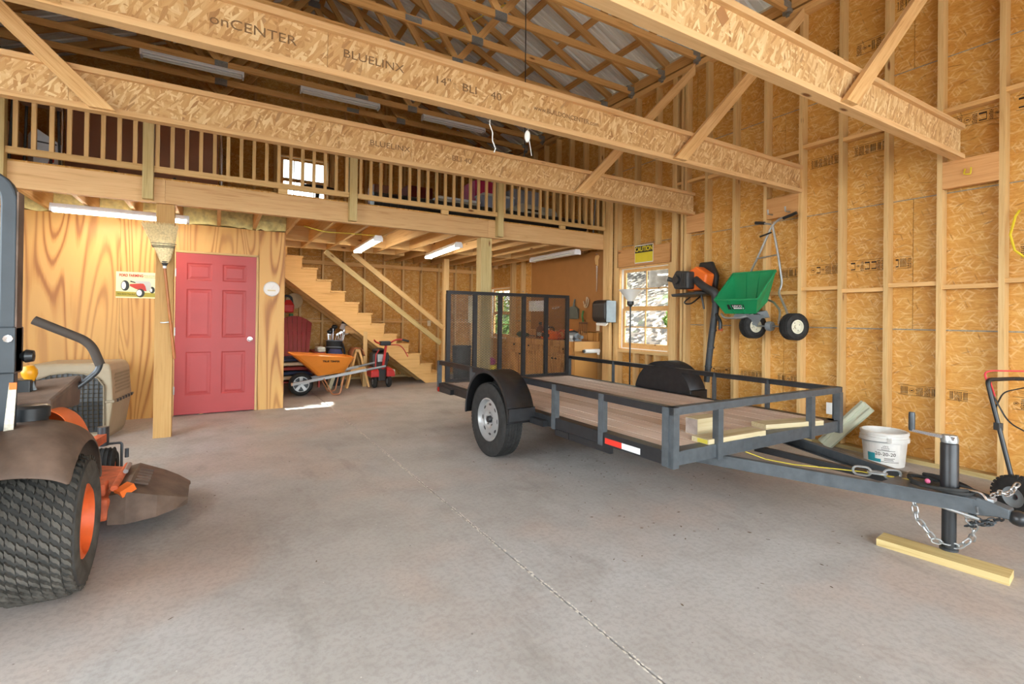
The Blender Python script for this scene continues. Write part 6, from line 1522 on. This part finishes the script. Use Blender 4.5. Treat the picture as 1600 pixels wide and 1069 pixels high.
# ================================================================ UP IN THE LOFT
LZ = 2.68
def lbox(name, label, cat, x0, x1, y0, y1, h, mat, lid=None, z=LZ, taper=.94, bevel=.015, group=None):
    t = thing(name, label, cat, ((x0+x1)/2, (y0+y1)/2, z), group=group); a, b = (x1-x0)/2, (y1-y0)/2
    r = lambda k, zz: [(-a*k, -b*k, zz), (a*k, -b*k, zz), (a*k, b*k, zz), (-a*k, b*k, zz)]
    MB().loft([r(taper, 0), r(1, h)]).build('body', mat, t, bevel=bevel)
    if lid: MB().loft([r(1.03, h), r(1.03, h+.03), r(.95, h+.045)]).build('lid', lid, t, bevel=.008)
    return t
plain('bin_pink', '#c93468', .45); plain('bin_blue', '#9fb0d0', .4, 0, .05); plain('bin_grey', '#9aa0ab', .45); plain('bin_white', '#d5dae2', .4); plain('lid_grey', '#b2b5ac', .5); plain('box_tan', '#c99e78', .7); plain('box_orange', '#b5672f', .7); plain('dark_red', '#6b2018', .7); plain('panel_brown', '#9a6b54', .7, 0, .08, 3)
t = lbox('storage_box', 'tan cardboard box with orange base at the left end of the loft', 'box', -2.42, -1.88, 7.0, 7.5, .58, 'box_tan', None, taper=1); MB().box(-.278, .278, -.253, .253, 0.001, .33).build('orange_band', 'box_orange', t)
t = thing('white_carton', 'white carton with red print standing behind the left railing', 'box', (-1.63, 7.22, LZ), (0, 0, math.radians(20)))
MB().loft([[(-.12, -.2, 0), (.10, -.2, 0), (.10, .2, 0), (-.12, .2, 0)], [(-.12, -.2, .54), (.10, -.2, .40), (.10, .2, .40), (-.12, .2, .54)]]).build('carton_body', 'bin_white', t); MB().prism([(-.01, -.202, .16), (.04, -.202, .20), (.05, -.202, .34), (.02, -.202, .30)], (0, .001, 0)).build('red_print', 'red_paint', t); MB().box(-.1, .06, -.203, -.201, .385, .40).build('red_print', 'steel_dark', t)
t = thing('folded_table', 'large dark brown folded table panel standing behind the railing', 'table', (-.82, 8.0, LZ))
for k, y in ((0, -.05), (1, .05)): MB().box(-.80, .80, y-.015, y+.015, .10, 1.30).build('table_half', 'panel_brown', t, bevel=.005)
MB().box(-.82, .82, -.075, .075, .07, .12).build('table_frame', 'steel_dark', t); MB().tube([(.83, -.06, .02), (.83, -.06, 1.28)], .018, 8).build('table_leg', 'chrome', t); MB().tube([(-.83, -.06, .02), (-.83, -.06, 1.28)], .018, 8).build('table_leg', 'chrome', t)
for s in (-1, 1): MB().bar((s*.3, -.07, .4), (s*.5, -.07, .06), .02, .03).build('table_strut', 'dark_plastic', t)
t = thing('chair_shell', 'pale rounded plastic chair back high behind the left I-joist', 'chair', (-1.58, 6.85, 3.42)); MB().loft([[(-.14, 0, 0), (.14, 0, 0), (.14, .03, 0), (-.14, .03, 0)], [(-.15, .02, .42), (.15, .02, .42), (.15, .05, .42), (-.15, .05, .42)], [(-.11, .03, .53), (.11, .03, .53), (.11, .06, .53), (-.11, .06, .53)], [(-.04, .04, .57), (.04, .04, .57), (.04, .06, .57), (-.04, .06, .57)]]).build('chair_back', plain('chair_beige', '#a68c78', .6), t, bevel=.02)
for s in (-1, 1): MB().tube([(s*.12, .02, .02), (s*.14, .05, -.73)], .012, 8).build('chair_leg', 'steel_dark', t)
MB().box(-.16, .16, -.34, .03, -.04, .0).build('chair_seat', 'chair_beige', t, bevel=.02)
for s in (-1, 1): MB().tube([(s*.14, -.30, -.03), (s*.15, -.34, -.73)], .012, 8).build('chair_leg', 'steel_dark', t)
def trainer():
    t = thing('exercise_bike', 'dark exercise bike silhouetted against the loft window', 'exercise bike', (1.40, 8.6, LZ))
    MB().bar((-.3, -.25, .03), (-.3, .25, .03), .06, .05).build('foot_bar', 'black_paint', t); MB().bar((.35, -.25, .03), (.35, .25, .03), .06, .05).build('foot_bar', 'black_paint', t)
    MB().bar((-.3, 0, .05), (.35, 0, .05), .06, .06).build('base_beam', 'black_paint', t); MB().lathe([(0, -.05), (.2, -.05), (.22, 0), (.2, .05), (0, .05)], (.18, 0, .32), (0, 1, 0), 24).build('flywheel', 'black_paint', t)
    MB().bar((-.05, 0, .08), (-.02, 0, .62), .06, .06).build('seat_post', 'black_paint', t); MB().loft([[(-.28, -.03, .68), (-.28, .03, .68), (-.28, .03, .72), (-.28, -.03, .72)], [(.0, -.13, .64), (.0, .13, .64), (.0, .13, .72), (.0, -.13, .72)], [(.25, -.10, .64), (.25, .10, .64), (.25, .10, .70), (.25, -.10, .70)]]).build('saddle', 'black_paint', t, bevel=.02)
    MB().bar((-.22, 0, .1), (.3, 0, .45), .06, .05).build('frame_tube', 'black_paint', t)
trainer()
pp_ = MB().tube([(1.75, 6.62, LZ+.14), (3.5, 6.60, LZ+.14), (5.3, 6.60, LZ+.14)], .12, 20)
pp_t = pp_.build('drain_pipe', plain('pipe_black', '#2b2e30', .35, 0, .08, 8, .5), None, loc=(1.75, 6.62, LZ+.14)); tag(pp_t, 'long black corrugated drain pipe lying on the loft behind the railing', 'pipe')
for i in range(34): MB().lathe([(.118, -.018), (.128, -.010), (.128, .010), (.118, .018)], (.1+.103*i, -.002*i*.1, 0), (1, 0, 0), 20).build('pipe_ridge', 'pipe_black', pp_t)
lbox('storage_bin', 'pink storage bin on the loft behind the railing', 'bin', 3.66, 4.0, 7.4, 7.9, .90, 'bin_pink', None)
t = lbox('storage_bin', 'pale grey flat storage tub with light lid left of the pink bin', 'bin', 2.85, 3.55, 7.0, 7.5, .40, 'lid_grey', 'bin_white')
t = lbox('storage_bin', 'translucent blue storage bin with white lid right of the pink bin', 'bin', 3.65, 4.25, 7.10, 7.38, .58, 'bin_blue', 'bin_white')
t = lbox('storage_bin', 'pale blue upright bin behind the railing post', 'bin', 4.04, 4.22, 7.45, 7.8, .95, 'bin_white', None)
t = lbox('storage_bin', 'tall lavender grey bin right of the blue bins', 'bin', 4.28, 4.85, 7.2, 7.6, .80, 'bin_grey', None)
t = thing('car_top_bag', 'low grey rounded cargo case in front of the lavender grey bin', 'case', (4.45, 6.92, LZ))
MB().loft([[(-.50, -.14, .10), (.45, -.14, .10), (.45, .16, .10), (-.50, .16, .10)], [(-.48, -.15, .36), (.45, -.15, .36), (.45, .16, .36), (-.48, .16, .36)], [(-.20, -.10, .47), (.42, -.10, .45), (.42, .12, .45), (-.20, .12, .47)]]).build('case_body', 'lid_grey', t, bevel=.03); MB().box(-.16, .06, -.156, -.15, .34, .37).build('case_badge', 'black_paint', t); MB().box(-.4, .35, -.1, .1, 0, .105).build('case_foot', 'black_paint', t)
for i, (x0, x1, y, h, lb) in enumerate(((2.3, 2.62, 8.6, .9, 'brown wooden bookcase end standing deep in the loft'), (3.0, 3.5, 8.9, 1.05, 'dark red cabinet standing deep in the loft'))):
    t = thing('loft_cabinet', lb, 'cabinet', ((x0+x1)/2, y, LZ)); w = (x1-x0)/2
    MB().box(-w, w, 0, .4, 0, h).build('cabinet_body', 'dark_red' if i else 'panel_brown', t, bevel=.006); MB().box(-w+.03, w-.03, -.012, 0, .06, h-.06).build('cabinet_door', 'dark_red' if i else 'panel_brown', t); MB().ball((w-.07, -.02, h*.5), .012, 8, 6).build('knob', 'galv', t)
t = thing('ball', 'rusty orange ball resting in the loft beside the dark red cabinet', 'ball', (3.35, 7.9, LZ+.001)); MB().ball((0, 0, .22), .22, 24, 16).build('ball_body', plain('ball_rust', '#9a4a22', .6), t); m = MB(); m.tube([V(.221*math.cos(a), 0, .22+.221*math.sin(a)) for a in [2*pi*i/36 for i in range(36)]], .004, 5, closed=True); m.build('ball_seam', 'ink', t)
tag(MB().tube([(5.44, 6.50, LZ), (5.46, 6.46, LZ+.7)], .014, 8).build('metal_rod', 'galv', None, loc=(5.45, 6.5, LZ)), 'thin metal rod leaning at the right end of the loft railing', 'rod')
# cords hanging among the joists
tag(MB().tube([(2.755, 4.43, 4.74), (2.762, 4.43, 4.2), (2.765, 4.43, 3.05), (2.765, 4.44, 2.99)], .006, 6).build('hanging_cable', 'black_paint', None, loc=(2.765, 4.43, 2.99)), 'thin black cable dropping from a truss onto the farthest I-joist', 'cable')
tag(MB().tube([(1.645, 3.105, 2.70), (1.648, 3.115, 2.66), (1.675, 3.12, 2.61), (1.675, 3.12, 2.55), (1.70, 3.12, 2.50), (1.69, 3.12, 2.47)], .004, 6).build('string', 'white_paint', None, loc=(1.65, 3.105, 2.70)), 'short white knotted cord hanging under the middle I-joist', 'cord')
t = thing('cord_bundle', 'bundle of white cord tied under the middle I-joist near its right end', 'cord', (1.99, 3.11, 2.70))
MB().tube([(-.02, 0, .0), (-.02, .01, -.05), (0, .01, -.10), (.02, .01, -.20)], .0025, 6).build('cord_tail', 'white_paint', t); MB().ball((-.02, .01, -.06), (.022, .022, .045), 10, 8).build('cord_knot', 'white_paint', t)
plain('romex', '#d8c24a', .5)
tag(MB().tube([(2.42, 7.6, 5.5), (2.7, 6.4, 5.2), (3.0, 5.8, 5.3), (3.3, 5.0, 5.28)], .008, 6).build('roof_wire', 'romex', None, loc=(2.42, 7.6, 5.4)), 'yellow electrical cable strung between the roof trusses', 'cable')
tag(MB().tube(fillet([(.95, 6.9, 2.44), (1.2, 6.85, 2.38), (1.5, 6.9, 2.40), (1.9, 7.0, 2.42)], .1), .007, 6).build('loft_wire', 'romex', None, loc=(.95, 6.9, 2.42)), 'yellowish cable sagging under the loft joists near the lit lamp', 'cable')
